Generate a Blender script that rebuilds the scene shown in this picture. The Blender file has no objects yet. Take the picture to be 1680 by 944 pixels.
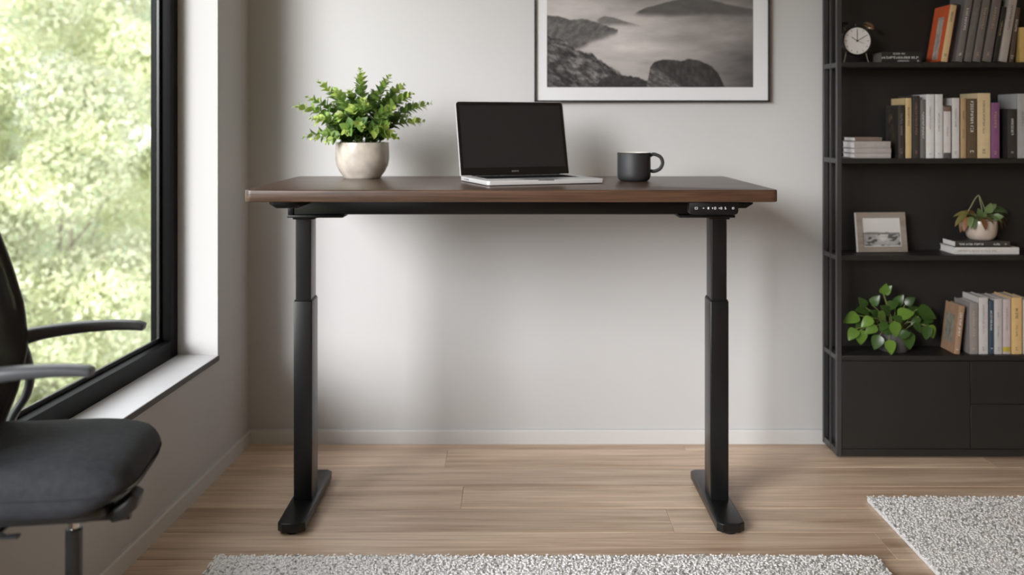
import bpy, bmesh, math, random
import numpy as np
from mathutils import Vector, Matrix, Euler

# ------------------------------------------------------------------ camera, world, sun, exposure
SC = bpy.context.scene
COL = SC.collection
FPX, CX, HY, HC = 1590.0, 840.0, 200.0, 1.284      # focal length (px), principal x, horizon y, eye height

cam_data = bpy.data.cameras.new('camera')
cam = bpy.data.objects.new('camera', cam_data)
COL.objects.link(cam)
cam.location = (0, 0, HC)
cam.rotation_euler = (math.pi / 2, 0, 0)
cam_data.sensor_width = 36.0
cam_data.lens = 36.0 * FPX / 1680.0
cam_data.shift_y = -(472.0 - HY) / 1680.0
cam_data.clip_start = 0.05
cam_data.dof.use_dof = True
cam_data.dof.focus_distance = 2.88
cam_data.dof.aperture_fstop = 1.9
SC.camera = cam

world = bpy.data.worlds.new('world')
SC.world = world
world.use_nodes = True
bg = world.node_tree.nodes['Background']
bg.inputs['Color'].default_value = (0.95, 0.95, 1.0, 1)
bg.inputs['Strength'].default_value = 3.0

sun_data = bpy.data.lights.new('sun', 'SUN')
sun_data.energy = 5.6
sun_data.angle = math.radians(26)
sun_data.color = (1.0, 0.965, 0.985)
sun = bpy.data.objects.new('sun', sun_data)
COL.objects.link(sun)
_az, _el = math.radians(55), math.radians(17)       # travel direction: towards +X and +Y, slightly down
sun.rotation_euler = Vector((math.cos(_az) * math.cos(_el), math.sin(_az) * math.cos(_el), -math.sin(_el))).to_track_quat('-Z', 'Y').to_euler()

SC.view_settings.view_transform = 'Standard'
SC.view_settings.look = 'None'
SC.view_settings.gamma = 1.0
SC.view_settings.use_curve_mapping = False
SC.view_settings.exposure = -0.06

R = math.radians
rng = random.Random(7)
nrng = np.random.default_rng(11)


def P(px, py, Y):
    """Photo pixel + distance -> world X, Z."""
    return (px - CX) * Y / FPX, HC - (py - HY) * Y / FPX


# ------------------------------------------------------------------ materials
def s2l(c):
    return tuple(((v / 255) / 12.92 if v / 255 <= 0.04045 else ((v / 255 + 0.055) / 1.055) ** 2.4) for v in c)


MATS = {}


def mat(name, rgb, rough=0.6, metal=0.0, noise=None, bump=None, spec=0.5, coat=0.0, sheen=0.0, transl=0.0, rand=0.0):
    """rgb linear. noise=(scale, amount[, stretch xyz]); bump=(scale, strength)."""
    if name in MATS:
        return MATS[name]
    m = bpy.data.materials.new(name)
    m.use_nodes = True
    nt = m.node_tree
    b = nt.nodes['Principled BSDF']
    b.inputs['Base Color'].default_value = (*rgb, 1)
    b.inputs['Roughness'].default_value = rough
    b.inputs['Metallic'].default_value = metal
    b.inputs['Specular IOR Level'].default_value = spec
    b.inputs['Coat Weight'].default_value = coat
    b.inputs['Sheen Weight'].default_value = sheen
    tc = nt.nodes.new('ShaderNodeTexCoord')
    last = None
    if noise:
        mp = nt.nodes.new('ShaderNodeMapping')
        if len(noise) > 2:
            mp.inputs['Scale'].default_value = noise[2]
        nt.links.new(tc.outputs['Object'], mp.inputs['Vector'])
        n = nt.nodes.new('ShaderNodeTexNoise')
        n.inputs['Scale'].default_value = noise[0]
        n.inputs['Detail'].default_value = 5
        nt.links.new(mp.outputs['Vector'], n.inputs['Vector'])
        r = nt.nodes.new('ShaderNodeValToRGB')
        a = noise[1]
        r.color_ramp.elements[0].position = 0.3
        r.color_ramp.elements[1].position = 0.7
        r.color_ramp.elements[0].color = (*[max(0, c * (1 - a)) for c in rgb], 1)
        r.color_ramp.elements[1].color = (*[min(1, c * (1 + a)) for c in rgb], 1)
        nt.links.new(n.outputs['Fac'], r.inputs['Fac'])
        last = r.outputs['Color']
    if rand:
        oi = nt.nodes.new('ShaderNodeObjectInfo')
        mr = nt.nodes.new('ShaderNodeMapRange')
        mr.inputs['To Min'].default_value = 1 - rand
        mr.inputs['To Max'].default_value = 1 + rand
        nt.links.new(oi.outputs['Random'], mr.inputs['Value'])
        hs = nt.nodes.new('ShaderNodeHueSaturation')
        if last is None:
            hs.inputs['Color'].default_value = (*rgb, 1)
        else:
            nt.links.new(last, hs.inputs['Color'])
        nt.links.new(mr.outputs['Result'], hs.inputs['Value'])
        last = hs.outputs['Color']
    if last is not None:
        nt.links.new(last, b.inputs['Base Color'])
    if bump:
        n2 = nt.nodes.new('ShaderNodeTexNoise')
        n2.inputs['Scale'].default_value = bump[0]
        n2.inputs['Detail'].default_value = 4
        nt.links.new(tc.outputs['Object'], n2.inputs['Vector'])
        bp = nt.nodes.new('ShaderNodeBump')
        bp.inputs['Strength'].default_value = bump[1]
        bp.inputs['Distance'].default_value = 0.01
        nt.links.new(n2.outputs['Fac'], bp.inputs['Height'])
        nt.links.new(bp.outputs['Normal'], b.inputs['Normal'])
    if transl:
        t = nt.nodes.new('ShaderNodeBsdfTranslucent')
        t.inputs['Color'].default_value = (*[min(1, c * 1.3) for c in rgb], 1)
        if last is not None:
            nt.links.new(last, t.inputs['Color'])
        mx = nt.nodes.new('ShaderNodeMixShader')
        mx.inputs['Fac'].default_value = transl
        nt.links.new(b.outputs['BSDF'], mx.inputs[1])
        nt.links.new(t.outputs['BSDF'], mx.inputs[2])
        nt.links.new(mx.outputs['Shader'], nt.nodes['Material Output'].inputs['Surface'])
    MATS[name] = m
    return m


def wood_mat(name, dark, light, rough, scale=1.0, per_object=False, coat=0.0, axis='X'):
    """Grain running along one axis, with pores and cathedral-like bands."""
    m = bpy.data.materials.new(name)
    m.use_nodes = True
    nt = m.node_tree
    b = nt.nodes['Principled BSDF']
    tc = nt.nodes.new('ShaderNodeTexCoord')
    add = nt.nodes.new('ShaderNodeVectorMath')
    add.operation = 'ADD'
    nt.links.new(tc.outputs['Object'], add.inputs[0])
    if per_object:
        oi = nt.nodes.new('ShaderNodeObjectInfo')
        ml = nt.nodes.new('ShaderNodeMath')
        ml.operation = 'MULTIPLY'
        ml.inputs[1].default_value = 43.0
        nt.links.new(oi.outputs['Random'], ml.inputs[0])
        nt.links.new(ml.outputs[0], add.inputs[1])
    st = {'X': (0.9, 14, 14), 'Z': (14, 14, 0.9)}[axis]
    mp = nt.nodes.new('ShaderNodeMapping')
    mp.inputs['Scale'].default_value = tuple(v * scale for v in st)
    nt.links.new(add.outputs[0], mp.inputs['Vector'])
    n1 = nt.nodes.new('ShaderNodeTexNoise')
    n1.inputs['Scale'].default_value = 1.0
    n1.inputs['Detail'].default_value = 6
    n1.inputs['Roughness'].default_value = 0.62
    n1.inputs['Distortion'].default_value = 0.6
    nt.links.new(mp.outputs[0], n1.inputs['Vector'])
    mp2 = nt.nodes.new('ShaderNodeMapping')
    mp2.inputs['Scale'].default_value = tuple(v * scale * f for v, f in zip(st, (4, 9, 9) if axis == 'X' else (9, 9, 4)))
    nt.links.new(add.outputs[0], mp2.inputs['Vector'])
    n2 = nt.nodes.new('ShaderNodeTexNoise')
    n2.inputs['Scale'].default_value = 1.0
    n2.inputs['Detail'].default_value = 3
    nt.links.new(mp2.outputs[0], n2.inputs['Vector'])
    mixf = nt.nodes.new('ShaderNodeMath')
    mixf.operation = 'MULTIPLY_ADD'
    mixf.inputs[1].default_value = 0.35
    nt.links.new(n2.outputs['Fac'], mixf.inputs[0])
    ms = nt.nodes.new('ShaderNodeMath')
    ms.operation = 'MULTIPLY'
    ms.inputs[1].default_value = 0.65
    nt.links.new(n1.outputs['Fac'], ms.inputs[0])
    nt.links.new(ms.outputs[0], mixf.inputs[2])
    r = nt.nodes.new('ShaderNodeValToRGB')
    r.color_ramp.elements[0].position = 0.36
    r.color_ramp.elements[1].position = 0.62
    r.color_ramp.elements[0].color = (*dark, 1)
    r.color_ramp.elements[1].color = (*light, 1)
    nt.links.new(mixf.outputs[0], r.inputs['Fac'])
    out = r.outputs['Color']
    if per_object:
        mr = nt.nodes.new('ShaderNodeMapRange')
        mr.inputs['To Min'].default_value = 0.86
        mr.inputs['To Max'].default_value = 1.12
        nt.links.new(oi.outputs['Random'], mr.inputs['Value'])
        hs = nt.nodes.new('ShaderNodeHueSaturation')
        nt.links.new(out, hs.inputs['Color'])
        nt.links.new(mr.outputs['Result'], hs.inputs['Value'])
        out = hs.outputs['Color']
    nt.links.new(out, b.inputs['Base Color'])
    b.inputs['Roughness'].default_value = rough
    b.inputs['Coat Weight'].default_value = coat
    b.inputs['Coat Roughness'].default_value = 0.3
    bp = nt.nodes.new('ShaderNodeBump')
    bp.inputs['Strength'].default_value = 0.08
    bp.inputs['Distance'].default_value = 0.004
    nt.links.new(n2.outputs['Fac'], bp.inputs['Height'])
    nt.links.new(bp.outputs['Normal'], b.inputs['Normal'])
    return m


def attr_mat(name, rough=0.7, transl=0.0):
    m = bpy.data.materials.new(name)
    m.use_nodes = True
    nt = m.node_tree
    b = nt.nodes['Principled BSDF']
    a = nt.nodes.new('ShaderNodeAttribute')
    a.attribute_name = 'Col'
    nt.links.new(a.outputs['Color'], b.inputs['Base Color'])
    b.inputs['Roughness'].default_value = rough
    if transl:
        t = nt.nodes.new('ShaderNodeBsdfTranslucent')
        nt.links.new(a.outputs['Color'], t.inputs['Color'])
        mx = nt.nodes.new('ShaderNodeMixShader')
        mx.inputs['Fac'].default_value = transl
        nt.links.new(b.outputs['BSDF'], mx.inputs[1])
        nt.links.new(t.outputs['BSDF'], mx.inputs[2])
        nt.links.new(mx.outputs['Shader'], nt.nodes['Material Output'].inputs['Surface'])
    return m


def glass_mat():
    m = bpy.data.materials.new('window_glass')
    m.use_nodes = True
    nt = m.node_tree
    nt.nodes.remove(nt.nodes['Principled BSDF'])
    tr = nt.nodes.new('ShaderNodeBsdfTransparent')
    tr.inputs['Color'].default_value = (0.97, 0.985, 0.975, 1)
    gl = nt.nodes.new('ShaderNodeBsdfGlossy')
    gl.inputs['Roughness'].default_value = 0.0
    lw = nt.nodes.new('ShaderNodeLayerWeight')
    lw.inputs['Blend'].default_value = 0.5
    pw = nt.nodes.new('ShaderNodeMath')
    pw.operation = 'POWER'
    pw.inputs[1].default_value = 5.0
    nt.links.new(lw.outputs['Facing'], pw.inputs[0])
    fr = nt.nodes.new('ShaderNodeMath')
    fr.operation = 'MULTIPLY_ADD'
    fr.inputs[1].default_value = 0.6
    fr.inputs[2].default_value = 0.03
    nt.links.new(pw.outputs[0], fr.inputs[0])
    mx = nt.nodes.new('ShaderNodeMixShader')
    nt.links.new(fr.outputs[0], mx.inputs['Fac'])
    nt.links.new(tr.outputs[0], mx.inputs[1])
    nt.links.new(gl.outputs[0], mx.inputs[2])
    nt.links.new(mx.outputs[0], nt.nodes['Material Output'].inputs['Surface'])
    return m


M_WALL = mat('wall_paint', (0.535, 0.531, 0.530), 0.85, bump=(220, 0.03))
M_CEIL = mat('ceiling_paint', (0.84, 0.82, 0.80), 0.9)
M_TAUPE = mat('warm_beige_paint', (0.58, 0.43, 0.315), 0.85)
M_TRIM = mat('trim_paint', (0.60, 0.597, 0.595), 0.5)
M_SILL = mat('sill_board', (0.68, 0.675, 0.69), 0.45)
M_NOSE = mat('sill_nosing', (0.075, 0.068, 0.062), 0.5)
M_OAK = wood_mat('oak_planks', (0.41, 0.272, 0.178), (0.78, 0.605, 0.46), 0.40, 1.0, True)
M_SUBFLOOR = mat('subfloor', (0.03, 0.022, 0.016), 0.9)
M_WALNUT = wood_mat('walnut', (0.034, 0.0165, 0.0095), (0.122, 0.062, 0.036), 0.34, 1.3, False, 0.15)
M_STEEL = mat('black_powder_coat', (0.0065, 0.0068, 0.0074), 0.30, 0.0, bump=(900, 0.015), spec=0.4)
M_STEEL2 = mat('black_plastic', (0.006, 0.006, 0.0066), 0.38, spec=0.3)
M_FRAME = mat('window_frame_black', (0.0025, 0.0025, 0.003), 0.5, spec=0.12)
M_BEAD = mat('glazing_bead', (0.03, 0.031, 0.033), 0.3, 0.3)
M_GLASS = glass_mat()
M_CASE = mat('bookcase_dark', (0.0145, 0.013, 0.0115), 0.5, noise=(5, 0.12), spec=0.4)
M_CASEMETAL = mat('bookcase_metal', (0.055, 0.055, 0.058), 0.3, 0.35)
M_WHITEMARK = mat('white_marks', (0.75, 0.75, 0.73), 0.6)
M_GREYMARK = mat('grey_marks', (0.22, 0.21, 0.2), 0.6)
M_GOLDMARK = mat('gold_marks', (0.5, 0.38, 0.22), 0.5)
M_DARKMARK = mat('dark_marks', (0.10, 0.085, 0.075), 0.6)
M_PAGES = mat('book_pages', (0.62, 0.58, 0.52), 0.85, noise=(3, 0.1, (1, 1, 220)))
M_PAGESV = mat('book_pages_upright', (0.62, 0.58, 0.52), 0.85, noise=(3, 0.1, (220, 1, 1)))
M_SOIL = mat('potting_soil', (0.025, 0.017, 0.011), 0.95, noise=(60, 0.5), bump=(90, 0.8))


# ------------------------------------------------------------------ helpers
def tag(o, label=None, cat=None, group=None, kind=None):
    if label: o['label'] = label
    if cat: o['category'] = cat
    if group: o['group'] = group
    if kind: o['kind'] = kind
    return o


def thing(name, label, cat, loc=(0, 0, 0), rotz=0.0, group=None, rot=None):
    o = bpy.data.objects.new(name, None)
    COL.objects.link(o)
    o.empty_display_size = 0.05
    o.location = loc
    o.rotation_euler = rot if rot else (0, 0, rotz)
    return tag(o, label, cat, group)


def link_mesh(name, me, material, parent=None, loc=(0, 0, 0), rot=(0, 0, 0)):
    o = bpy.data.objects.new(name, me)
    COL.objects.link(o)
    if material is not None and not me.materials:
        me.materials.append(material)
    o.parent = parent
    o.location = loc
    o.rotation_euler = rot
    return o


def obj(name, bm, material, parent=None, loc=(0, 0, 0), rot=(0, 0, 0), smooth=True, angle=40):
    bmesh.ops.recalc_face_normals(bm, faces=bm.faces[:])
    me = bpy.data.meshes.new(name)
    if smooth:
        for f in bm.faces:
            f.smooth = True
        lim = R(angle)
        for e in bm.edges:
            if len(e.link_faces) == 2:
                try:
                    if e.calc_face_angle() > lim:
                        e.smooth = False
                except ValueError:
                    pass
    bm.to_mesh(me)
    bm.free()
    return link_mesh(name, me, material, parent, loc, rot)


def box(x0, x1, y0, y1, z0, z1, bev=0.0, seg=2, bm=None):
    own = bmesh.new()
    vs = [own.verts.new((x, y, z)) for x in (x0, x1) for y in (y0, y1) for z in (z0, z1)]
    for f in ((0, 1, 3, 2), (4, 6, 7, 5), (0, 4, 5, 1), (2, 3, 7, 6), (0, 2, 6, 4), (1, 5, 7, 3)):
        own.faces.new([vs[i] for i in f])
    bmesh.ops.recalc_face_normals(own, faces=own.faces[:])
    if bev > 0:
        bmesh.ops.bevel(own, geom=own.edges[:], offset=bev, segments=seg, profile=0.5, affect='EDGES')
    if bm is None:
        return own
    return merge(bm, own)


def merge(bm, other, mtx=None):
    if mtx is not None:
        other.transform(mtx)
    me = bpy.data.meshes.new('tmp')
    other.to_mesh(me)
    other.free()
    bm.from_mesh(me)
    bpy.data.meshes.remove(me)
    return bm


def prism(outline, z0, z1, bev=0.0, seg=2):
    """Extrude an (x, y) outline from z0 to z1, bevelling the rim edges."""
    bm = bmesh.new()
    lo = [bm.verts.new((x, y, z0)) for x, y in outline]
    hi = [bm.verts.new((x, y, z1)) for x, y in outline]
    bm.faces.new(lo[::-1])
    bm.faces.new(hi)
    n = len(outline)
    for i in range(n):
        bm.faces.new((lo[i], lo[(i + 1) % n], hi[(i + 1) % n], hi[i]))
    bmesh.ops.recalc_face_normals(bm, faces=bm.faces[:])
    if bev:
        es = [e for e in bm.edges if abs(e.verts[0].co.z - e.verts[1].co.z) < 1e-7]
        bmesh.ops.bevel(bm, geom=es, offset=bev, segments=seg, profile=0.5, affect='EDGES')
    return bm


def rrect(x0, x1, y0, y1, r, n=6):
    if not isinstance(r, (tuple, list)):
        r = (r, r, r, r)
    pts = []
    for (cx, cy, a0, rr) in ((x1 - r[0], y1 - r[0], 0, r[0]), (x0 + r[1], y1 - r[1], 90, r[1]),
                             (x0 + r[2], y0 + r[2], 180, r[2]), (x1 - r[3], y0 + r[3], 270, r[3])):
        if rr <= 1e-6:
            pts.append((cx, cy))
            continue
        for k in range(n + 1):
            a = R(a0 + 90 * k / n)
            pts.append((cx + rr * math.cos(a), cy + rr * math.sin(a)))
    return pts


def lathe(profile, n=48, close=False):
    bm = bmesh.new()
    rings = []
    for r, z in profile:
        if r < 1e-6:
            rings.append([bm.verts.new((0, 0, z))])
        else:
            rings.append([bm.verts.new((r * math.cos(2 * math.pi * k / n), r * math.sin(2 * math.pi * k / n), z)) for k in range(n)])
    for a, b in zip(rings[:-1], rings[1:]):
        if len(a) == 1 and len(b) == 1:
            continue
        for k in range(n):
            k2 = (k + 1) % n
            if len(a) == 1:
                bm.faces.new((a[0], b[k2], b[k]))
            elif len(b) == 1:
                bm.faces.new((a[k], a[k2], b[0]))
            else:
                bm.faces.new((a[k], a[k2], b[k2], b[k]))
    return bm


def sweep(pts, sizes, n=12, expo=2.0, up=(0, 0, 1), bm=None):
    """Sweep a superellipse section (half width, half height) along a path."""
    own = bmesh.new()
    pts = [Vector(p) for p in pts]
    rings = []
    for i, p in enumerate(pts):
        t = (pts[min(i + 1, len(pts) - 1)] - pts[max(i - 1, 0)]).normalized()
        u = Vector(up)
        if abs(t.dot(u)) > 0.98:
            u = Vector((1, 0, 0))
        side = t.cross(u).normalized()
        u2 = side.cross(t).normalized()
        a, b = sizes[i] if isinstance(sizes[i], (tuple, list)) else (sizes[i], sizes[i])
        ring = []
        for k in range(n):
            th = 2 * math.pi * (k + 0.5) / n
            c, s = math.cos(th), math.sin(th)
            e = 2.0 / expo
            ring.append(own.verts.new(p + side * (a * math.copysign(abs(c) ** e, c)) + u2 * (b * math.copysign(abs(s) ** e, s))))
        rings.append(ring)
    for r0, r1 in zip(rings[:-1], rings[1:]):
        for k in range(n):
            own.faces.new((r0[k], r0[(k + 1) % n], r1[(k + 1) % n], r1[k]))
    own.faces.new(rings[0][::-1])
    own.faces.new(rings[-1])
    if bm is None:
        return own
    return merge(bm, own)


def catmull(ctrl, n=8):
    """Smooth polyline through control tuples of any length."""
    c = [np.array(p, float) for p in ctrl]
    c = [2 * c[0] - c[1]] + c + [2 * c[-1] - c[-2]]
    out = []
    for i in range(1, len(c) - 2):
        for k in range(n):
            t = k / n
            out.append(0.5 * ((2 * c[i]) + (-c[i - 1] + c[i + 1]) * t + (2 * c[i - 1] - 5 * c[i] + 4 * c[i + 1] - c[i + 2]) * t * t
                              + (-c[i - 1] + 3 * c[i] - 3 * c[i + 1] + c[i + 2]) * t ** 3))
    out.append(c[-2])
    return out


def cyl(r, z0, z1, n=24, bev=0.0):
    if bev:
        return lathe([(0, z0), (r - bev, z0), (r, z0 + bev), (r, z1 - bev), (r - bev, z1), (0, z1)], n)
    return lathe([(0, z0), (r, z0), (r, z1), (0, z1)], n)


def struct(name, bm, material, label, parent=None, loc=(0, 0, 0), rot=(0, 0, 0)):
    o = obj(name, bm, material, parent, loc, rot, smooth=False)
    if parent is None:
        tag(o, label, None, None, 'structure')
    return o


# ------------------------------------------------------------------ room shell
YB = 3.87                                   # back wall
C0 = Vector((-1.0515, YB, 0))               # back-left corner; the window wall runs slightly off square
WDIR = Vector((-0.0597, -1, 0)).normalized()     # along the window wall, towards the camera
WOUT = Vector((-1, 0.0597, 0)).normalized()      # out through the window
WROT = math.atan2(WDIR.y, WDIR.x)           # local +x = along wall, local -y... (see wall_box)
YR, XR, ZC = -1.85, 2.62, 2.80              # rear wall, right wall, ceiling


def wall_mtx():
    # local x = along the wall towards the camera, local y = outwards, local z = up
    m = Matrix.Identity(4)
    m.col[0] = (*WDIR, 0)
    m.col[1] = (*WOUT, 0)
    m.col[2] = (0, 0, 1, 0)
    m.col[3] = (*C0, 1)
    return m


WM = wall_mtx()

# floor: dark sub-floor with every plank on it
floor = obj('floor', box(-1.75, XR + 0.1, YR - 0.1, YB + 0.1, -0.05, -0.0125), M_SUBFLOOR)
tag(floor, 'oak plank floor of the room', None, None, 'structure')
PW = 0.19
plank_len = [2.75, 2.3, 2.05]
plank_mesh = {}


def plank(x0, x1, yc):
    L = round(x1 - x0, 3)
    if L not in plank_mesh:
        bm = box(-L / 2 + 0.0003, L / 2 - 0.0003, -PW / 2 + 0.0008, PW / 2 - 0.0008, -0.0125, 0.0, 0.0012, 1)
        bmesh.ops.recalc_face_normals(bm, faces=bm.faces[:])
        me = bpy.data.meshes.new('plank')
        bm.to_mesh(me)
        bm.free()
        me.materials.append(M_OAK)
        plank_mesh[L] = me
    link_mesh('plank', plank_mesh[L], None, floor, ((x0 + x1) / 2, yc, 0))


row = 0
y = 3.79 + PW / 2
while y > YR - 0.05:
    x = -1.62 - [0.0, 0.93, 0.4, 1.3, 0.62][row % 5]
    while x < XR:
        L = plank_len[rng.randrange(3)]
        a, b_ = max(x, -1.62), min(x + L, XR)
        if b_ - a > 0.05:
            plank(round(a, 2), round(b_, 2), y)
        x += L
    y -= PW
    row += 1

# walls
struct('wall_back', box(-1.30, XR + 0.15, YB, YB + 0.15, 0, ZC), M_WALL, 'pale grey back wall behind the desk')
struct('wall_right', box(XR, XR + 0.15, YR, YB, 0, ZC), M_TAUPE, 'warm beige wall beyond the bookcase')
struct('wall_rear', box(-1.75, XR + 0.15, YR - 0.15, YR, 0, ZC), M_TAUPE, 'warm beige wall behind the viewer')
struct('ceiling', box(-1.75, XR + 0.15, YR - 0.15, YB + 0.15, ZC, ZC + 0.12), M_CEIL, 'plain white ceiling')

S0, S1, ZS, ZH, REV, WT = 0.3415, 5.35, 0.416, 2.70, 0.148, 0.222     # window opening along the wall
bm = bmesh.new()
LW = (YB - YR) * 1.002
for a in ((0, S0, 0, WT, 0, ZC), (S1, LW, 0, WT, 0, ZC), (S0, S1, 0, WT, 0, ZS), (S0, S1, 0, WT, ZH, ZC)):
    merge(bm, box(*a))
bmesh.ops.remove_doubles(bm, verts=bm.verts[:], dist=1e-5)
wl = struct('wall_left', bm, M_WALL, 'window wall in shade on the left')
wl.matrix_world = WM

# window: frame, beads, panes, sill
win = bpy.data.objects.new('window_1', None)
COL.objects.link(win)
win.matrix_world = WM
tag(win, 'large black framed window on the left', None, None, 'structure')
FW = 0.062
ZB = 0.434
mull = [2.05, 3.7]
spans = [(S0, mull[0]), (mull[0], mull[1]), (mull[1], S1)]
bm = bmesh.new()
merge(bm, box(S0, S0 + FW, REV, REV + 0.075, ZB, ZH, 0.003))
merge(bm, box(S1 - FW, S1, REV, REV + 0.075, ZB, ZH, 0.003))
merge(bm, box(S0, S1, REV + 0.001, REV + 0.074, ZB - 0.018, ZB + FW, 0.003))
merge(bm, box(S0, S1, REV + 0.001, REV + 0.074, ZH - FW, ZH, 0.003))
obj('window_frame', bm, M_FRAME, win)
for s in mull:
    obj('mullion', box(s - 0.04, s + 0.04, REV - 0.001, REV + 0.076, ZB + FW, ZH - FW, 0.003), M_FRAME, win)
for i, (a, b_) in enumerate(spans):
    a2 = a + (FW if i == 0 else 0.04)
    b2 = b_ - (FW if i == 2 else 0.04)
    z0, z1 = ZB + FW, ZH - FW
    bm = bmesh.new()
    w = 0.014
    for q in ((a2, a2 + w, z0, z1), (b2 - w, b2, z0, z1), (a2, b2, z0, z0 + w), (a2, b2, z1 - w, z1)):
        merge(bm, box(q[0], q[1], REV + 0.036, REV + 0.048, q[2], q[3], 0.002, 1))
    obj('glazing_bead', bm, M_BEAD, win)
    obj('pane', box(a2, b2, REV + 0.050, REV + 0.056, z0, z1), M_GLASS, win, smooth=False)
sill = obj('window_sill', box(S0, S1, -0.004, REV, ZS, ZB, 0.0012, 1), M_SILL, win)
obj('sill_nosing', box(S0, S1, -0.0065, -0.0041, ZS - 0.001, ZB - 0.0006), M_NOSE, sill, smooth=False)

# baseboards
def base_profile(L):
    bm = bmesh.new()
    pr = [(0, 0), (-0.013, 0), (-0.013, 0.050), (-0.010, 0.057), (0, 0.057)]
    a = [bm.verts.new((0, yy, z)) for yy, z in pr]
    b = [bm.verts.new((L, yy, z)) for yy, z in pr]
    bm.faces.new(a)
    bm.faces.new(b[::-1])
    for i in range(5):
        bm.faces.new((a[i], b[i], b[(i + 1) % 5], a[(i + 1) % 5]))
    return bm


o = struct('baseboard_back', base_profile(XR + 1.051), M_TRIM, 'white baseboard along the back wall', None, (-1.051, YB, 0))
o = struct('baseboard_left', base_profile(LW - 0.015), M_TRIM, 'white baseboard under the window')
o.matrix_world = WM @ Matrix.Translation((0.013, 0, 0))
o = struct('baseboard_right', base_profile(YB - YR - 0.03), M_TRIM, 'white baseboard along the right wall', None, (XR, YB - 0.014, 0), (0, 0, -math.pi / 2))

# ------------------------------------------------------------------ outdoors: lawn and trees
bm = bmesh.new()
vs = [bm.verts.new(v) for v in ((-60, -40, -3.6), (-2.2, -40, -3.6), (-2.2, 60, -3.6), (-60, 60, -3.6))]
bm.faces.new(vs)
lawn = obj('lawn', bm, mat('lawn_grass', (0.24, 0.25, 0.13), 0.9, noise=(0.8, 0.3)), smooth=False)
tag(lawn, 'green lawn far below the window', None, None, 'structure')
M_BARK = mat('tree_bark', (0.26, 0.23, 0.17), 0.9, noise=(8, 0.4, (1, 1, 0.2)), bump=(14, 0.6))
M_TREE = attr_mat('tree_leaf', 0.6, 0.45)


def quads_mesh(name, centers, ax_u, ax_v, cols, tip=True):
    """Leaf-shaped hexes: centres with half-axes u (length) and v (width)."""
    n = len(centers)
    nrm = np.cross(ax_u, ax_v)
    nrm /= np.linalg.norm(nrm, axis=1, keepdims=True) + 1e-9
    bend = np.linalg.norm(ax_u, axis=1, keepdims=True) * nrm * 0.25
    pts = np.stack([centers - ax_u, centers - 0.15 * ax_u + ax_v + bend, centers + ax_u, centers - 0.15 * ax_u - ax_v + bend], 1).reshape(-1, 3)
    me = bpy.data.meshes.new(name)
    me.vertices.add(4 * n)
    me.vertices.foreach_set('co', pts.astype(np.float32).ravel())
    me.loops.add(4 * n)
    me.loops.foreach_set('vertex_index', np.arange(4 * n, dtype=np.int32))
    me.polygons.add(n)
    me.polygons.foreach_set('loop_start', np.arange(0, 4 * n, 4, dtype=np.int32))
    me.update(calc_edges=True)
    ca = me.color_attributes.new('Col', 'FLOAT_COLOR', 'POINT')
    c4 = np.concatenate([np.repeat(cols, 4, 0), np.ones((4 * n, 1))], 1)
    ca.data.foreach_set('color', c4.astype(np.float32).ravel())
    me.validate()
    return me


def unit(n):
    v = nrng.normal(size=(n, 3))
    return v / np.linalg.norm(v, axis=1, keepdims=True)


def tree(label, x, y, zc, rad, hgt, n, tint, seed):
    t = thing('tree', label, 'tree', (x, y, -3.6), 0, 'trees outside the window')
    zc += 3.6
    r_ = random.Random(seed)
    obj('trunk', sweep([(0, 0, 0), (0.05, 0.1, zc * 0.4), (-0.05, 0.3, zc * 0.8), (0, 0.4, zc + hgt * 0.2)], [0.13, 0.09, 0.035, 0.012], 10), M_BARK, t)
    for k in range(7):
        a = k * 2.4 + r_.random()
        l = rad * 0.8
        z0 = zc - hgt * 0.5 + k * hgt * 0.13
        obj('branch', sweep([(0, 0.3, z0), (math.cos(a) * l * 0.4, 0.4 + abs(math.sin(a)) * l * 0.3, z0 + 0.4), (math.cos(a) * l * 0.8, 0.4 + abs(math.sin(a)) * l * 0.5, z0 + 0.8)], [0.022, 0.014, 0.006], 6), M_BARK, t)
    # leaf clusters: puffs spread over an ellipsoid crown
    n = int(n * 6.5)
    npuff = 560
    ncl = 84                                        # boughs: bigger clumps that carry the puffs
    cd = unit(ncl) * nrng.uniform(0.35, 1.0, (ncl, 1)) ** 0.5 * np.array([rad, rad, hgt])
    wc = nrng.integers(0, ncl, npuff)
    pc = cd[wc] + unit(npuff) * nrng.uniform(0.2, 1, (npuff, 1)) * np.array([0.42, 0.42, 0.3]) * (rad / 1.5) + np.array([0, 0, zc])
    prad = nrng.uniform(0.18, 0.42, npuff) * min(1.2, rad / 1.5)
    which = nrng.integers(0, npuff, n)
    od = unit(n)
    off = od * (nrng.uniform(0.35, 1, (n, 1)) ** 0.5) * prad[which][:, None] * np.array([1, 1, 0.75])
    cen = pc[which] + off
    nr = od + 0.55 * unit(n)
    u = np.cross(nr, unit(n))
    u /= np.linalg.norm(u, axis=1, keepdims=True) + 1e-9
    v = np.cross(nr, u)
    v /= np.linalg.norm(v, axis=1, keepdims=True) + 1e-9
    s = nrng.uniform(0.024, 0.044, (n, 1))
    br = nrng.uniform(0.85, 1.1, (n, 1)) * (nrng.uniform(0.8, 1.1, npuff) * nrng.uniform(0.72, 1.08, ncl)[wc])[which][:, None]
    cols = np.array(tint)[None] * br * (1 + nrng.normal(0, 0.03, (n, 3)))
    o = link_mesh('foliage', quads_mesh('foliage', cen, u * s, v * s * 0.5, np.clip(cols, 0.01, 0.96)), M_TREE, t)
    o['kind'] = 'stuff'


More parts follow.
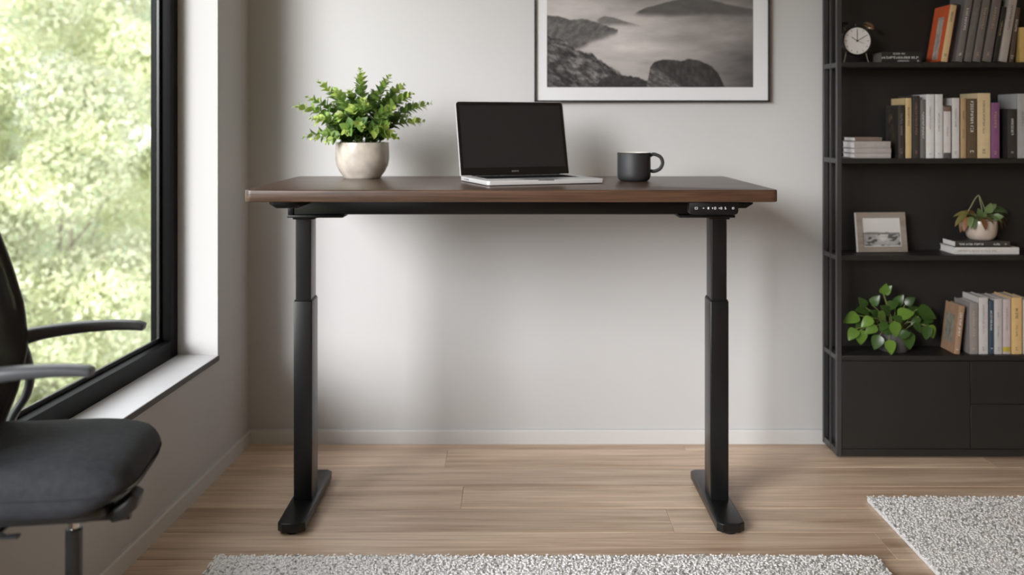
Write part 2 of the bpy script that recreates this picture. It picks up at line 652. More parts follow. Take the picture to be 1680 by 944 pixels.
TREES = [
    ('broad pale yellow-green tree whose crown fills most of the window', -4.75, 9.9, 0.2, 1.55, 3.2, 17000, (0.90, 0.94, 0.66)),
    ('deeper green tree standing behind the broad crown outside the window', -7.2, 15.6, 0.6, 2.3, 4.2, 14000, (0.62, 0.70, 0.48)),
    ('green tree behind the right edge of the window frame', -2.1, 15.2, 0.6, 1.9, 3.8, 9000, (0.68, 0.74, 0.50)),
    ('pale tree further left outside the window beyond the chair', -8.9, 9.9, 0.4, 1.5, 3.2, 10000, (0.92, 0.91, 0.66)),
    ('low bright shrub-like tree just below the broad crown outside', -3.35, 6.2, -1.75, 0.75, 1.0, 6000, (0.93, 0.92, 0.67)),
    ('pale rounded tree nearest the house, left of the broad crown', -7.7, 5.4, -0.3, 1.15, 2.4, 8000, (0.88, 0.91, 0.66)),
    ('spreading tree at the far left behind the pale trees', -13.6, 15.6, 0.6, 2.3, 4.0, 10000, (0.64, 0.72, 0.50)),
    ('far dark green tree seen through gaps between nearer crowns', -10.6, 22.5, 1.2, 3.0, 5.0, 12000, (0.56, 0.65, 0.48)),
]
for i, (lb, x, y, z, rad, hg, n, tint) in enumerate(TREES):
    tree(lb, x, y, z, rad, hg, n, tint, 40 + i)

# ------------------------------------------------------------------ rugs
def rug(label, x0, x1, y0, y1, sp, seed):
    g = np.random.default_rng(seed)
    t = thing('rug', label, 'rug', ((x0 + x1) / 2, (y0 + y1) / 2, 0))
    w, d = (x1 - x0) / 2, (y1 - y0) / 2
    obj('backing', prism(rrect(-w, w, -d, d, 0.012, 4), 0.0008, 0.0135, 0.003, 2), mat('rug_backing', (0.72, 0.71, 0.71), 0.95, noise=(150, 0.25)), t)
    nx, ny = int(2 * w / sp), int(2 * d / sp)
    gx, gy = np.meshgrid(np.linspace(-w + 0.004, w - 0.004, nx), np.linspace(-d + 0.004, d - 0.004, ny))
    n = gx.size
    cx = gx.ravel() + g.uniform(-0.6, 0.6, n) * sp
    cy = gy.ravel() + g.uniform(-0.6, 0.6, n) * sp
    cz = 0.0145 + g.uniform(-0.003, 0.0035, n)
    a = g.uniform(0, math.pi, n)
    L = g.uniform(0.0045, 0.0085, n)
    W = g.uniform(0.0026, 0.0038, n)
    c, s = np.cos(a), np.sin(a)
    tilt = g.uniform(-0.25, 0.25, n)
    u = np.stack([c * L, s * L, tilt * L], 1)
    v = np.stack([-s * W, c * W, np.zeros(n)], 1)
    h = np.stack([np.zeros(n), np.zeros(n), g.uniform(0.003, 0.0048, n)], 1)
    cen = np.stack([cx, cy, cz], 1)
    pts = np.stack([cen - u, cen + v, cen + u, cen - v, cen + h, cen - h], 1).reshape(-1, 3)
    base = np.array([[0, 1, 4], [1, 2, 4], [2, 3, 4], [3, 0, 4]])
    tri = (np.arange(n)[:, None, None] * 6 + base[None]).reshape(-1)
    me = bpy.data.meshes.new('pile')
    me.vertices.add(6 * n)
    me.vertices.foreach_set('co', pts.astype(np.float32).ravel())
    me.loops.add(len(tri))
    me.loops.foreach_set('vertex_index', tri.astype(np.int32))
    me.polygons.add(len(tri) // 3)
    me.polygons.foreach_set('loop_start', np.arange(0, len(tri), 3, dtype=np.int32))
    me.polygons.foreach_set('use_smooth', np.ones(len(tri) // 3, bool))
    me.update(calc_edges=True)
    ca = me.color_attributes.new('Col', 'FLOAT_COLOR', 'POINT')
    val = np.where(g.random(n) < 0.10, g.uniform(0.24, 0.5, n), g.uniform(0.84, 0.97, n))
    col = np.stack([val, val * 0.985, val * 0.985, np.ones(n)], 1)
    ca.data.foreach_set('color', np.repeat(col, 6, 0).astype(np.float32).ravel())
    o = link_mesh('pile', me, RUGMAT, t)
    o['kind'] = 'stuff'
    return t


RUGMAT = attr_mat('rug_loops', 0.95)
rug('grey looped-pile rug lying in front of the standing desk', -0.865, 1.064, 2.345, 2.835, 0.0072, 3)
rug('grey looped-pile rug lying in front of the bookcase', 1.198, 2.52, 1.75, 3.279, 0.0078, 4)

# ------------------------------------------------------------------ standing desk
DZ, DX0, DX1, DY0, DY1, DT = 1.080, -0.8, 0.8, 2.896, 3.640, 0.0365
DXC = (838.5 - CX) * DY0 / FPX
desk = thing('standing_desk', 'walnut topped standing desk on two black telescopic legs', 'desk', (DXC, 3.24, 0))
YO = 3.24


def dk(bm):          # world-y geometry -> desk local
    bm.transform(Matrix.Translation((0, -YO, 0)))
    return bm


top = prism(rrect(DX0, DX1, DY0, DY1, 0.022, 6), DZ - DT, DZ, 0.0035, 3)
obj('tabletop', dk(top), M_WALNUT, desk)
ZU = DZ - DT
obj('cross_beam', dk(box(-0.712, 0.712, 3.172, 3.31, 0.980, ZU - 0.001, 0.004)), M_STEEL, desk)
for s in (-1, 1):
    # side bracket: folded plate with chamfered outer edge, runs front to back under the top
    bm = bmesh.new()
    prof = [(0.655, ZU - 0.0005), (0.744, ZU - 0.0005), (0.744, ZU - 0.012), (0.722, ZU - 0.0255), (0.655, ZU - 0.0255)]
    a = [bm.verts.new((s * x, 2.978, z)) for x, z in prof]
    b = [bm.verts.new((s * x, 3.46, z)) for x, z in prof]
    bm.faces.new(a); bm.faces.new(b[::-1])
    for i in range(5):
        bm.faces.new((a[i], b[i], b[(i + 1) % 5], a[(i + 1) % 5]))
    bmesh.ops.recalc_face_normals(bm, faces=bm.faces[:])
    bmesh.ops.bevel(bm, geom=bm.edges[:], offset=0.002, segments=2, profile=0.5, affect='EDGES')
    obj('side_bracket', dk(bm), M_STEEL, desk)
    xa, xb = sorted((s * 0.7125, s * 0.731))
    obj('beam_end_cap', dk(box(xa, xb, 3.168, 3.314, 0.978, ZU - 0.027, 0.003)), M_STEEL2, desk)
    xa, xb = sorted((s * 0.548, s * 0.731))
    obj('mount_plate', dk(box(xa, xb, 3.160, 3.322, 0.9705, 0.979, 0.002)), M_STEEL2, desk)
    cxl = s * 0.686
    leg = obj('leg', dk(prism(rrect(cxl - 0.0305, cxl + 0.0305, 3.19, 3.286, 0.004, 4), 0.0365, 0.692, 0.0015, 2)), M_STEEL, desk)
    obj('inner_column', dk(prism(rrect(cxl - 0.0255, cxl + 0.0255, 3.196, 3.280, 0.004, 4), 0.60, 0.9705, 0.001, 1)), M_STEEL, leg)
    obj('leg_collar', dk(prism(rrect(cxl - 0.029, cxl + 0.029, 3.1925, 3.2835, 0.004, 4), 0.6925, 0.6965, 0.001, 1)), M_STEEL2, leg)
    obj('column_flange', dk(prism(rrect(cxl - 0.034, cxl + 0.040 if s < 0 else cxl + 0.034, 3.186, 3.296, 0.006, 4), 0.9625, 0.9705, 0.002, 2)), M_STEEL2, leg)
    # foot: long flat bar with cut corners and rounded rim
    fx = cxl - s * 0.002
    hw, c = 0.043, 0.016
    outl = [(fx - hw, 3.004 + c), (fx - hw + c, 3.004), (fx + hw - c, 3.004), (fx + hw, 3.004 + c),
            (fx + hw, 3.478 - c), (fx + hw - c, 3.478), (fx - hw + c, 3.478), (fx - hw, 3.478 - c)]
    foot = obj('foot', dk(prism(outl, 0.008, 0.0365, 0.0035, 3)), M_STEEL, desk)
    for yy in (3.032, 3.45):
        obj('leveling_glide', dk(merge(bmesh.new(), cyl(0.02, 0.0002, 0.0082, 20, 0.001), Matrix.Translation((fx, yy, 0)))), M_STEEL2, foot)

# control panel under the front edge
px0, px1, pz0, pz1 = 0.5365, 0.6835, 1.0045, ZU - 0.0005
panel_prof = rrect(px0, px1, pz0, pz1, (0.0005, 0.0005, 0.011, 0.011), 5)
bm = prism(panel_prof, 0, 0.045, 0.0015, 2)
bm.transform(Matrix.Rotation(math.pi / 2, 4, 'X'))
bm.transform(Matrix.Translation((0, 2.958 - YO, 0)))
panel = obj('control_panel', bm, M_STEEL2, desk)
FYP = 2.913 - YO - 0.0004
pw = (px1 - px0)


def flat_shape(pts, y=FYP):
    bm = bmesh.new()
    bm.faces.new([bm.verts.new((x, y, z)) for x, z in pts])
    ret = bmesh.ops.extrude_face_region(bm, geom=bm.faces[:])
    bmesh.ops.translate(bm, verts=[v for v in ret['geom'] if isinstance(v, bmesh.types.BMVert)], vec=(0, -0.0005, 0))
    return bm


def rectpts(x, z, w, h):
    return [(x - w / 2, z - h / 2), (x + w / 2, z - h / 2), (x + w / 2, z + h / 2), (x - w / 2, z + h / 2)]


zc = (pz0 + pz1) / 2 + 0.0005
u = 81.0
def ix(p): return px0 + (p - 1130) / u * pw
def outline_icon(x, w, h, t):
    bm = bmesh.new()
    for r_ in ((x, zc + h / 2, w, t), (x, zc - h / 2, w, t), (x - w / 2, zc, t, h), (x + w / 2, zc, t, h)):
        merge(bm, flat_shape(rectpts(*r_)))
    return bm


icons = []
icons.append(outline_icon(ix(1141), 0.0075, 0.0055, 0.0013))
icons.append(flat_shape(rectpts(ix(1153), zc, 0.0045, 0.0022)))
icons.append(flat_shape(rectpts(ix(1161), zc, 0.0048, 0.0066)))
b3 = flat_shape(rectpts(ix(1168), zc, 0.0026, 0.0046)); merge(b3, outline_icon(ix(1172.3), 0.0042, 0.006, 0.0016)); icons.append(b3)
b4 = flat_shape(rectpts(ix(1179), zc, 0.0022, 0.004)); merge(b4, outline_icon(ix(1182.5), 0.004, 0.0056, 0.0015)); icons.append(b4)
b5 = flat_shape(rectpts(ix(1189), zc + 0.002, 0.003, 0.003)); merge(b5, flat_shape(rectpts(ix(1189.5), zc - 0.0022, 0.0048, 0.0022))); icons.append(b5)
icons.append(outline_icon(ix(1202), 0.0052, 0.0048, 0.0012))
M_ICON = mat('panel_icon_print', (0.72, 0.73, 0.75), 0.5)
for k, b in enumerate(icons):
    obj('button_icon', b, M_ICON, panel, smooth=False)

# ------------------------------------------------------------------ laptop
LW_, LD, TH = 0.408, 0.296, R(20)
M_ALU = mat('brushed_aluminium', (0.68, 0.68, 0.69), 0.38, 0.35)
M_SCREEN = mat('dark_screen', (0.014, 0.014, 0.015), 0.28)
M_BEZEL = mat('black_bezel', (0.004, 0.004, 0.0045), 0.22)
M_KEY = mat('black_keys', (0.010, 0.010, 0.011), 0.8, spec=0.02)
M_WELL = mat('keyboard_well', (0.006, 0.006, 0.0065), 0.8, spec=0.02)
FLx, FLy = -0.077, 3.062
lap = thing('laptop', 'open silver laptop with black screen on the walnut desk', 'laptop', (FLx, FLy, DZ), TH)
# local x along the front edge (left->right), local y from front to hinge
obj('base', prism(rrect(0, LW_, 0, LD, 0.011, 6), 0.002, 0.0165, 0.0025, 3), M_ALU, lap)
for (fx, fy) in ((0.03, 0.03), (LW_ - 0.03, 0.03), (0.03, LD - 0.03), (LW_ - 0.03, LD - 0.03)):
    obj('rubber_foot', merge(bmesh.new(), cyl(0.008, 0.0001, 0.0022, 16), Matrix.Translation((fx, fy, 0))), M_STEEL2, lap)
obj('keyboard_well', prism(rrect(0.04, LW_ - 0.04, 0.118, 0.262, 0.004, 3), 0.0164, 0.0168), M_WELL, lap)
bm = bmesh.new()
for r_ in range(6):
    yk = 0.248 - r_ * 0.0235
    ncol = 14
    kw = (LW_ - 0.098) / ncol
    for c_ in range(ncol):
        x0 = 0.049 + c_ * kw
        if r_ == 5 and 4 <= c_ <= 8:
            if c_ > 4:
                continue
            merge(bm, box(x0 + 0.001, x0 + 5 * kw - 0.001, yk - 0.0102, yk + 0.0102, 0.0167, 0.0178, 0.0006, 1))
            continue
        merge(bm, box(x0 + 0.001, x0 + kw - 0.001, yk - (0.0102 if r_ else 0.007), yk + (0.0102 if r_ else 0.007), 0.0167, 0.0178, 0.0006, 1))
o = obj('keys', bm, M_KEY, lap)
o['kind'] = 'stuff'
obj('trackpad', prism(rrect(0.135, 0.265, 0.018, 0.100, 0.004, 3), 0.0163, 0.0167), mat('trackpad', (0.5, 0.5, 0.51), 0.3, 0.7), lap)
obj('front_notch', box(0.172, 0.228, -0.0003, 0.006, 0.0135, 0.0168, 0.0008, 1), mat('notch_shadow', (0.25, 0.25, 0.25), 0.4, 0.8), lap)
for k, (w_, yy) in enumerate(((0.004, 0.25), (0.0055, 0.238), (0.009, 0.222), (0.009, 0.206))):
    obj('port', box(-0.0006, 0.004, yy - w_ / 2, yy + w_ / 2, 0.0075, 0.0115, 0.0004, 1), M_BEZEL, lap)
obj('hinge', merge(bmesh.new(), cyl(0.0055, -LW_ * 0.40, LW_ * 0.40, 16), Matrix.Translation((LW_ / 2, LD - 0.003, 0.0155)) @ Matrix.Rotation(math.pi / 2, 4, 'Y')), M_BEZEL, lap)
# lid: local frame x along hinge, y up the screen, z towards the viewer
LH = 0.268
lidm = Matrix.Translation((0, LD - 0.002, 0.0165)) @ Matrix.Rotation(R(90 - 14) * 1.0, 4, 'X')
lid = obj('lid', prism(rrect(0.0, LW_, 0.0, LH, (0.012, 0.012, 0.004, 0.004), 6), -0.0062, 0.0, 0.0012, 2), M_ALU, lap)
lid.matrix_local = lidm
obj('bezel', prism(rrect(0.002, LW_ - 0.002, 0.002, LH - 0.002, (0.0105, 0.0105, 0.003, 0.003), 6), 0.0, 0.0010, 0.0003, 1), M_BEZEL, lid)
obj('screen', prism(rrect(0.0135, LW_ - 0.0135, 0.029, LH - 0.0155, 0.0005, 1), 0.0009, 0.0013), M_SCREEN, lid, smooth=False)
obj('webcam', merge(bmesh.new(), cyl(0.0013, 0.0008, 0.0012, 12), Matrix.Translation((LW_ / 2, LH - 0.0085, 0))), mat('lens', (0.05, 0.05, 0.055), 0.2), lid)


def glyph_marks(n, h, seed, gap=0.3, thick=0.2, words=None):
    """Illegible letter-like strokes along +x, height h, lying in z=0..0.0003."""
    r_ = random.Random(seed)
    bm = bmesh.new()
    x = 0.0
    t = h * thick
    wl = words or [n]
    for wn in wl:
        for _ in range(wn):
            w = h * r_.uniform(0.45, 0.75)
            kinds = r_.sample(('l', 'r', 't', 'm', 'b'), r_.choice((2, 3, 3)))
            for k in kinds:
                q = {'l': (x, x + t, 0, h), 'r': (x + w - t, x + w, 0, h), 't': (x, x + w, h - t, h),
                     'm': (x, x + w, h * 0.45, h * 0.45 + t), 'b': (x, x + w, 0, t)}[k]
                vs = [bm.verts.new(v) for v in ((q[0], q[2], 0), (q[1], q[2], 0), (q[1], q[3], 0), (q[0], q[3], 0))]
                bm.faces.new(vs)
            x += w + h * gap
        x += h * 0.5
    w_tot = x
    for v in bm.verts:
        v.co.x -= w_tot / 2
        v.co.y -= h / 2
    return bm, w_tot


gm, _w = glyph_marks(7, 0.0042, 5)
merge(bmesh.new(), bmesh.new())
gm.transform(Matrix.Translation((LW_ / 2, 0.0145, 0.00115)))
obj('bezel_lettering', gm, mat('bezel_print', (0.3, 0.3, 0.31), 0.4), lid, smooth=False)

# ------------------------------------------------------------------ mug
M_MUG = mat('matte_black_stoneware', (0.019, 0.0195, 0.021), 0.55, noise=(25, 0.12))
M_MUGIN = mat('cream_glaze', (0.74, 0.70, 0.63), 0.25)
my = 3.342
mxp, _ = P(1040, 250, my)
mug = thing('mug', 'matte black mug with cream inside on the desk', 'mug', (mxp, my, DZ))
r_, h_ = 0.0572, 0.0985
obj('body', lathe([(0, 0.0005), (0.043, 0.0), (0.049, 0.0025), (0.0535, 0.007), (0.0565, 0.014), (r_, 0.024), (r_, h_ - 0.002), (r_ - 0.001, h_ - 0.0005), (r_ - 0.0025, h_)], 56), M_MUG, mug)
obj('inner_glaze', lathe([(r_ - 0.0026, h_), (r_ - 0.0042, h_ - 0.0015), (r_ - 0.005, h_ - 0.01), (r_ - 0.005, 0.02), (0.044, 0.008), (0, 0.006)], 56), M_MUGIN, mug)
hp = catmull([(r_ - 0.002, 0, 0.088), (r_ + 0.012, 0, 0.0925), (r_ + 0.033, 0, 0.083), (r_ + 0.0405, 0, 0.064), (r_ + 0.033, 0, 0.044), (r_ + 0.014, 0, 0.034), (r_ - 0.002, 0, 0.035)], 7)
obj('handle', sweep(hp, [(0.0062, 0.0040)] * len(hp), 12, 2.6, up=(0, 1, 0)), M_MUG, mug, rot=(0, 0, R(-6)))


# ------------------------------------------------------------------ leaves and plants
def leaf_mesh(name, L, W, fold, curl, tipw=0.5, material=None, nl=6):
    """Leaf lying along +x from its stalk, with midrib fold and downward curl."""
    bm = bmesh.new()
    rows = []
    for i in range(nl + 1):
        t = i / nl
        w = W * (math.sin(math.pi * min(1, t ** tipw)) ** 0.8 if 0 < t < 1 else 0.0)
        z = -curl * L * t * t
        x = L * t
        if i in (0, nl):
            rows.append([bm.verts.new((x, 0, z))])
        else:
            rows.append([bm.verts.new((x, -w, z + fold * w)), bm.verts.new((x, 0, z)), bm.verts.new((x, w, z + fold * w))])
    for a, b in zip(rows[:-1], rows[1:]):
        if len(a) == 1:
            bm.faces.new((a[0], b[0], b[1])); bm.faces.new((a[0], b[1], b[2]))
        elif len(b) == 1:
            bm.faces.new((a[0], b[0], a[1])); bm.faces.new((a[1], b[0], a[2]))
        else:
            bm.faces.new((a[0], b[0], b[1], a[1])); bm.faces.new((a[1], b[1], b[2], a[2]))
    for f in bm.faces:
        f.smooth = True
    me = bpy.data.meshes.new(name)
    bm.to_mesh(me)
    bm.free()
    if material:
        me.materials.append(material)
    return me


def leaf_frame(pos, direction, normal, scale=1.0, roll=0.0):
    d = Vector(direction).normalized()
    n = Vector(normal)
    n = (n - d * n.dot(d))
    if n.length < 1e-4:
        n = Vector((1, 0, 0)) - d * d.x
    n.normalize()
    s = n.cross(d)
    m = Matrix.Identity(4)
    m.col[0] = (*(d * scale), 0)
    m.col[1] = (*(s * scale), 0)
    m.col[2] = (*(n * scale), 0)
    m.col[3] = (*pos, 1)
    if roll:
        m = m @ Matrix.Rotation(roll, 4, 'X')
    return m


def put_leaf(me, parent, m, name='leaf'):
    o = bpy.data.objects.new(name, me)
    COL.objects.link(o)
    o.parent = parent
    o.matrix_local = m
    return o


# --- bushy plant on the desk
py_ = 3.520
pxp, _ = P(594.5, 290, py_)
M_POT = mat('speckled_stoneware', (0.52, 0.47, 0.41), 0.24, noise=(26, 0.16), coat=0.4)
plant = thing('potted_plant', 'bushy green plant in round cream glazed pot on the desk', 'plant', (pxp, py_, DZ))
pot = obj('pot', lathe([(0, 0.002), (0.060, 0.001), (0.064, 0.0), (0.068, 0.003), (0.070, 0.008), (0.082, 0.024), (0.0925, 0.045), (0.0965, 0.066), (0.0975, 0.088),
                        (0.0965, 0.110), (0.0955, 0.127), (0.0945, 0.130), (0.0915, 0.130), (0.0900, 0.127), (0.0905, 0.11), (0.088, 0.10)], 64), M_POT, plant)
obj('soil', lathe([(0, 0.1175), (0.05, 0.1165), (0.0885, 0.113), (0.0885, 0.10), (0, 0.10)], 32), M_SOIL, plant)
M_STEM = mat('green_stem', (0.17, 0.20, 0.055), 0.6)
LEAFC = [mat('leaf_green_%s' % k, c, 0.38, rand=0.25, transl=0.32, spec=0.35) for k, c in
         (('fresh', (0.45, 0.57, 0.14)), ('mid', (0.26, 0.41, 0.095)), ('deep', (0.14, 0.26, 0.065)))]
leafM = [leaf_mesh('leaf', 0.0305, 0.0105, 0.3, 0.2, 0.85, m) for m in LEAFC]
r_ = random.Random(21)
leaf_list = []
# control tips (photo px) for the stems that stick out, then filler stems
tips = [(488, 175), (503, 160), (523, 134), (497, 225), (595, 117), (640, 127), (660, 140), (676, 155), (704, 170), (692, 200),
        (575, 150), (556, 150), (616, 152), (535, 215), (650, 180), (520, 195), (545, 172), (668, 190), (605, 165), (630, 165),
        (585, 180), (560, 190), (640, 205), (520, 228), (600, 205), (575, 215), (625, 215), (655, 225), (545, 232)]
for k, (tx, ty) in enumerate(tips):
    X, Z = P(tx, ty, py_)
    X -= pxp
    Z -= DZ
    yd = r_.uniform(-0.13, 0.09) if k > 9 else r_.uniform(-0.06, 0.04)
    if k >= 20:
        yd = -0.07 - 0.07 * r_.random()
    a0 = Vector((X * 0.22, yd * 0.3, 0.113))
    tip = Vector((X, yd, Z))
    mid = a0.lerp(tip, 0.5) + Vector((-X * 0.10, 0, 0.035))
    path = [Vector(p) for p in catmull([a0, mid, tip], 7)]
    obj('stem', sweep(path, [0.0018 - 0.0011 * i / (len(path) - 1) for i in range(len(path))], 6), M_STEM, plant)
    ln = sum((path[i + 1] - path[i]).length for i in range(len(path) - 1))
    npair = max(6, int(ln / 0.0145))
    spin = r_.random() * 6.28
    for j in range(npair + 1):
        t = 0.12 + 0.88 * j / npair
        f = t * (len(path) - 1)
        i = min(int(f), len(path) - 2)
        pos = path[i].lerp(path[i + 1], f - i)
        tan = (path[i + 1] - path[i]).normalized()
        side = tan.cross(Vector((0.2, 1, 0.3))).normalized()
        up = side.cross(tan)
        ang = spin + j * math.pi / 2 + r_.uniform(-0.3, 0.3)
        for sg in (0, math.pi):
            out = side * math.cos(ang + sg) + up * math.sin(ang + sg)
            d = tan * (0.75 + 0.5 * t) + out * 1.05 + Vector((0, 0, 0.1))
            sc = (0.55 + 0.75 * math.sin(math.pi * min(1, 0.25 + 0.65 * t))) * r_.uniform(0.8, 1.2)
            if t > 0.9:
                sc *= 0.62
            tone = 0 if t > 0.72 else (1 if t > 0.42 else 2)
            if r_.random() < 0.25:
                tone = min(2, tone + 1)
            nrm = tan * 0.8 - out * 0.5 + Vector((0, -0.3, 0.5))
            leaf_list.append((pos.y - 0.6 * t * abs(pos.x) - 0.3 * t * pos.z, tone, leaf_frame(pos, d, nrm, sc)))
leaf_list.sort(key=lambda q: q[0])
print('desk plant leaves', len(leaf_list))
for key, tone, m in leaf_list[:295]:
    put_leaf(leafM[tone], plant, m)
rest = {0: bmesh.new(), 1: bmesh.new(), 2: bmesh.new()}
me_out = bpy.data.meshes.new('inner_leaves')
bm = bmesh.new()
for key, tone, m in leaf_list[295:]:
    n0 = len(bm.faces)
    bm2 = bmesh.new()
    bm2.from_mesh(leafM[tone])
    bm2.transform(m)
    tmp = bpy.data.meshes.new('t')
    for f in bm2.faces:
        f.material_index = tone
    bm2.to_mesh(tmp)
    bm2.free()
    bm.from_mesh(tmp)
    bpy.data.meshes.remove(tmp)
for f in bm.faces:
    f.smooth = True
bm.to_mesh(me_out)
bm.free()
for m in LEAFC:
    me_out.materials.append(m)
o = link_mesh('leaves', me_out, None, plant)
o['kind'] = 'stuff'


# ------------------------------------------------------------------ picture on the wall
def vnoise(x, y, seed):
    g = np.random.default_rng(seed)
    tab = g.random((256, 256))
    xi, yi = np.floor(x).astype(int), np.floor(y).astype(int)
    fx, fy = x - xi, y - yi
    fx, fy = fx * fx * (3 - 2 * fx), fy * fy * (3 - 2 * fy)
    t = lambda a, b: tab[a % 256, b % 256]
    return (t(xi, yi) * (1 - fx) + t(xi + 1, yi) * fx) * (1 - fy) + (t(xi, yi + 1) * (1 - fx) + t(xi + 1, yi + 1) * fx) * fy


def fbm(x, y, seed, o=5):
    v, a, tot = 0, 1.0, 0
    for k in range(o):
        v = v + a * vnoise(x * 2 ** k, y * 2 ** k, seed + k)
        tot += a
        a *= 0.55
    return v / tot


def sstep(a, b, x):
    t = np.clip((x - a) / (b - a), 0, 1)
    return t * t * (3 - 2 * t)


def print_mesh(name, nx, ny, w, h, rgb):
    """Flat grid w x h (x, z; facing -y) carrying a printed image rgb[ny, nx, 3] (sRGB 0-255)."""
    gx, gz = np.meshgrid(np.linspace(0, w, nx), np.linspace(0, h, ny))
    co = np.stack([gx, np.zeros_like(gx), gz], 2).reshape(-1, 3)
    i = (np.arange(ny - 1)[:, None] * nx + np.arange(nx - 1)[None]).ravel()
    q = np.stack([i, i + 1, i + nx + 1, i + nx], 1)
    me = bpy.data.meshes.new(name)
    me.vertices.add(nx * ny)
    me.vertices.foreach_set('co', co.astype(np.float32).ravel())
    me.loops.add(q.size)
    me.loops.foreach_set('vertex_index', q.astype(np.int32).ravel())
    me.polygons.add(len(q))
    me.polygons.foreach_set('loop_start', np.arange(0, q.size, 4, dtype=np.int32))
    me.update(calc_edges=True)
    v = np.clip(rgb / 255.0, 0, 1)
    lin = np.where(v <= 0.04045, v / 12.92, ((v + 0.055) / 1.055) ** 2.4)
    ca = me.color_attributes.new('Col', 'FLOAT_COLOR', 'POINT')
    ca.data.foreach_set('color', np.concatenate([lin, np.ones((ny, nx, 1))], 2).astype(np.float32).ravel())
    return me


PS = FPX / YB
pX0, pZ0 = P(876.5, 167.5, YB)
pX1, _ = P(1260.5, 0, YB)
PWD, PHT = pX1 - pX0, 0.70
pic = thing('framed_picture', 'large framed black and white misty coast photograph hanging on the wall', 'picture', (pX0, YB - 0.001, pZ0))
fw = 0.0065
bm = bmesh.new()
for q in ((0, fw, 0, PHT), (PWD - fw, PWD, 0, PHT), (0, PWD, 0, fw), (0, PWD, PHT - fw, PHT)):
    merge(bm, box(q[0], q[1], -0.026, 0, q[2], q[3], 0.0008, 1))
obj('frame', bm, mat('picture_frame_black', (0.016, 0.015, 0.015), 0.45), pic)
obj('mat_board', box(fw, PWD - fw, -0.014, -0.004, fw, PHT - fw), mat('mat_board_white', (0.70, 0.70, 0.715), 0.8), pic, smooth=False)
iX0 = P(897, 0, YB)[0] - pX0
iX1 = P(1234, 0, YB)[0] - pX0
iZ0 = P(0, 143.5, YB)[1] - pZ0
iZ1 = PHT - 0.056
nx, ny = 400, int(400 * (iZ1 - iZ0) / (iX1 - iX0))
gx, gy = np.meshgrid(np.linspace(897, 1234, nx), np.linspace(143.5, 143.5 - (iZ1 - iZ0) * PS, ny))
img = 112 + 42 * np.exp(-((gx - 1010) / 95) ** 2 - ((gy - 70) / 62) ** 2) + 30 * np.exp(-((gx - 915) / 60) ** 2 - ((gy - 12) / 26) ** 2)
img = img - 40 * sstep(1090, 1240, gx) * sstep(40, 150, gy) - 14 * sstep(1180, 1240, gx)
img = img + 34 * (fbm(gx / 70, gy / 16, 3, 4) - 0.5) + 10 * (fbm(gx / 20, gy / 8, 9, 3) - 0.5)
img = img - 26 * sstep(14, -20, gy) * (0.6 + 0.4 * fbm(gx / 90, gy / 14, 13))


def ridge(pts, rough=0.0, seed=0, sc=8.0):
    xs, ys = zip(*pts)
    yv = np.interp(gx, xs, ys)
    return yv + rough * (fbm(gx / sc, gx * 0 + 0.5, seed, 4) - 0.5) * 2


def layer(img, top, bottom_fade, val, m=1.0, soft=1.5):
    a = sstep(-soft, soft, gy - top) * bottom_fade * m
    return img * (1 - a) + val * a


# far hill, right
t_ = ridge([(897, 60), (1036, 24), (1060, 14), (1090, 5), (1120, -2), (1150, -3), (1185, 6), (1215, 13), (1236, 17)], 1.5, 31, 20)
img = layer(img, t_, 1 - sstep(20, 31, gy + 5 * (fbm(gx / 30, gy / 12, 5) - 0.5)), 66 + 14 * fbm(gx / 14, gy / 7, 8), sstep(1036, 1050, gx))
# little islands
t_ = ridge([(897, 60), (975, 34), (990, 27), (1005, 29), (1025, 36), (1050, 43), (1060, 60)], 1.0, 37, 9)
img = layer(img, t_, 1 - sstep(37, 46, gy + 4 * (fbm(gx / 9, gy / 9, 6) - 0.5)), 84 + 16 * fbm(gx / 6, gy / 4, 18), (sstep(976, 984, gx) * (1 - sstep(1046, 1052, gx))))
# left headland
t_ = ridge([(890, 26), (915, 27), (935, 33), (960, 32), (985, 40), (1013, 49), (1014, 90)], 1.6, 41, 7)
tx = fbm(gx / 7 + gy / 14, gy / 6, 50, 5)
img = layer(img, t_, 1 - sstep(0, 14, gy - (46 + (1013 - gx) * 0.42 + 10 * (fbm(gx / 18, gy / 12, 7) - 0.5))), 48 + 52 * tx, 1.0)
# left rocky slope in the foreground
t_ = ridge([(890, 56), (905, 62), (925, 66), (945, 82), (968, 88), (990, 104), (1012, 116), (1024, 126), (1034, 150)], 5.0, 61, 9)
rock = fbm((gx + gy * 0.9) / 16, (gy - gx * 0.62) / 6, 70, 6)
rk = 20 + 150 * np.clip(rock - 0.22, 0, 1) + 26 * (fbm(gx / 3, gy / 3, 75, 3) - 0.5)
img = layer(img, t_, 1.0, rk, 1.0, 2.0)
# dark low rocks along the bottom
t_ = ridge([(890, 146), (975, 146), (984, 132), (1003, 123), (1020, 125), (1042, 126), (1062, 134), (1090, 146)], 3.0, 81, 6)
img = layer(img, t_, 1.0, 30 + 50 * np.clip(fbm(gx / 5, gy / 4, 85, 4) - 0.25, 0, 1), 1.0, 1.2)
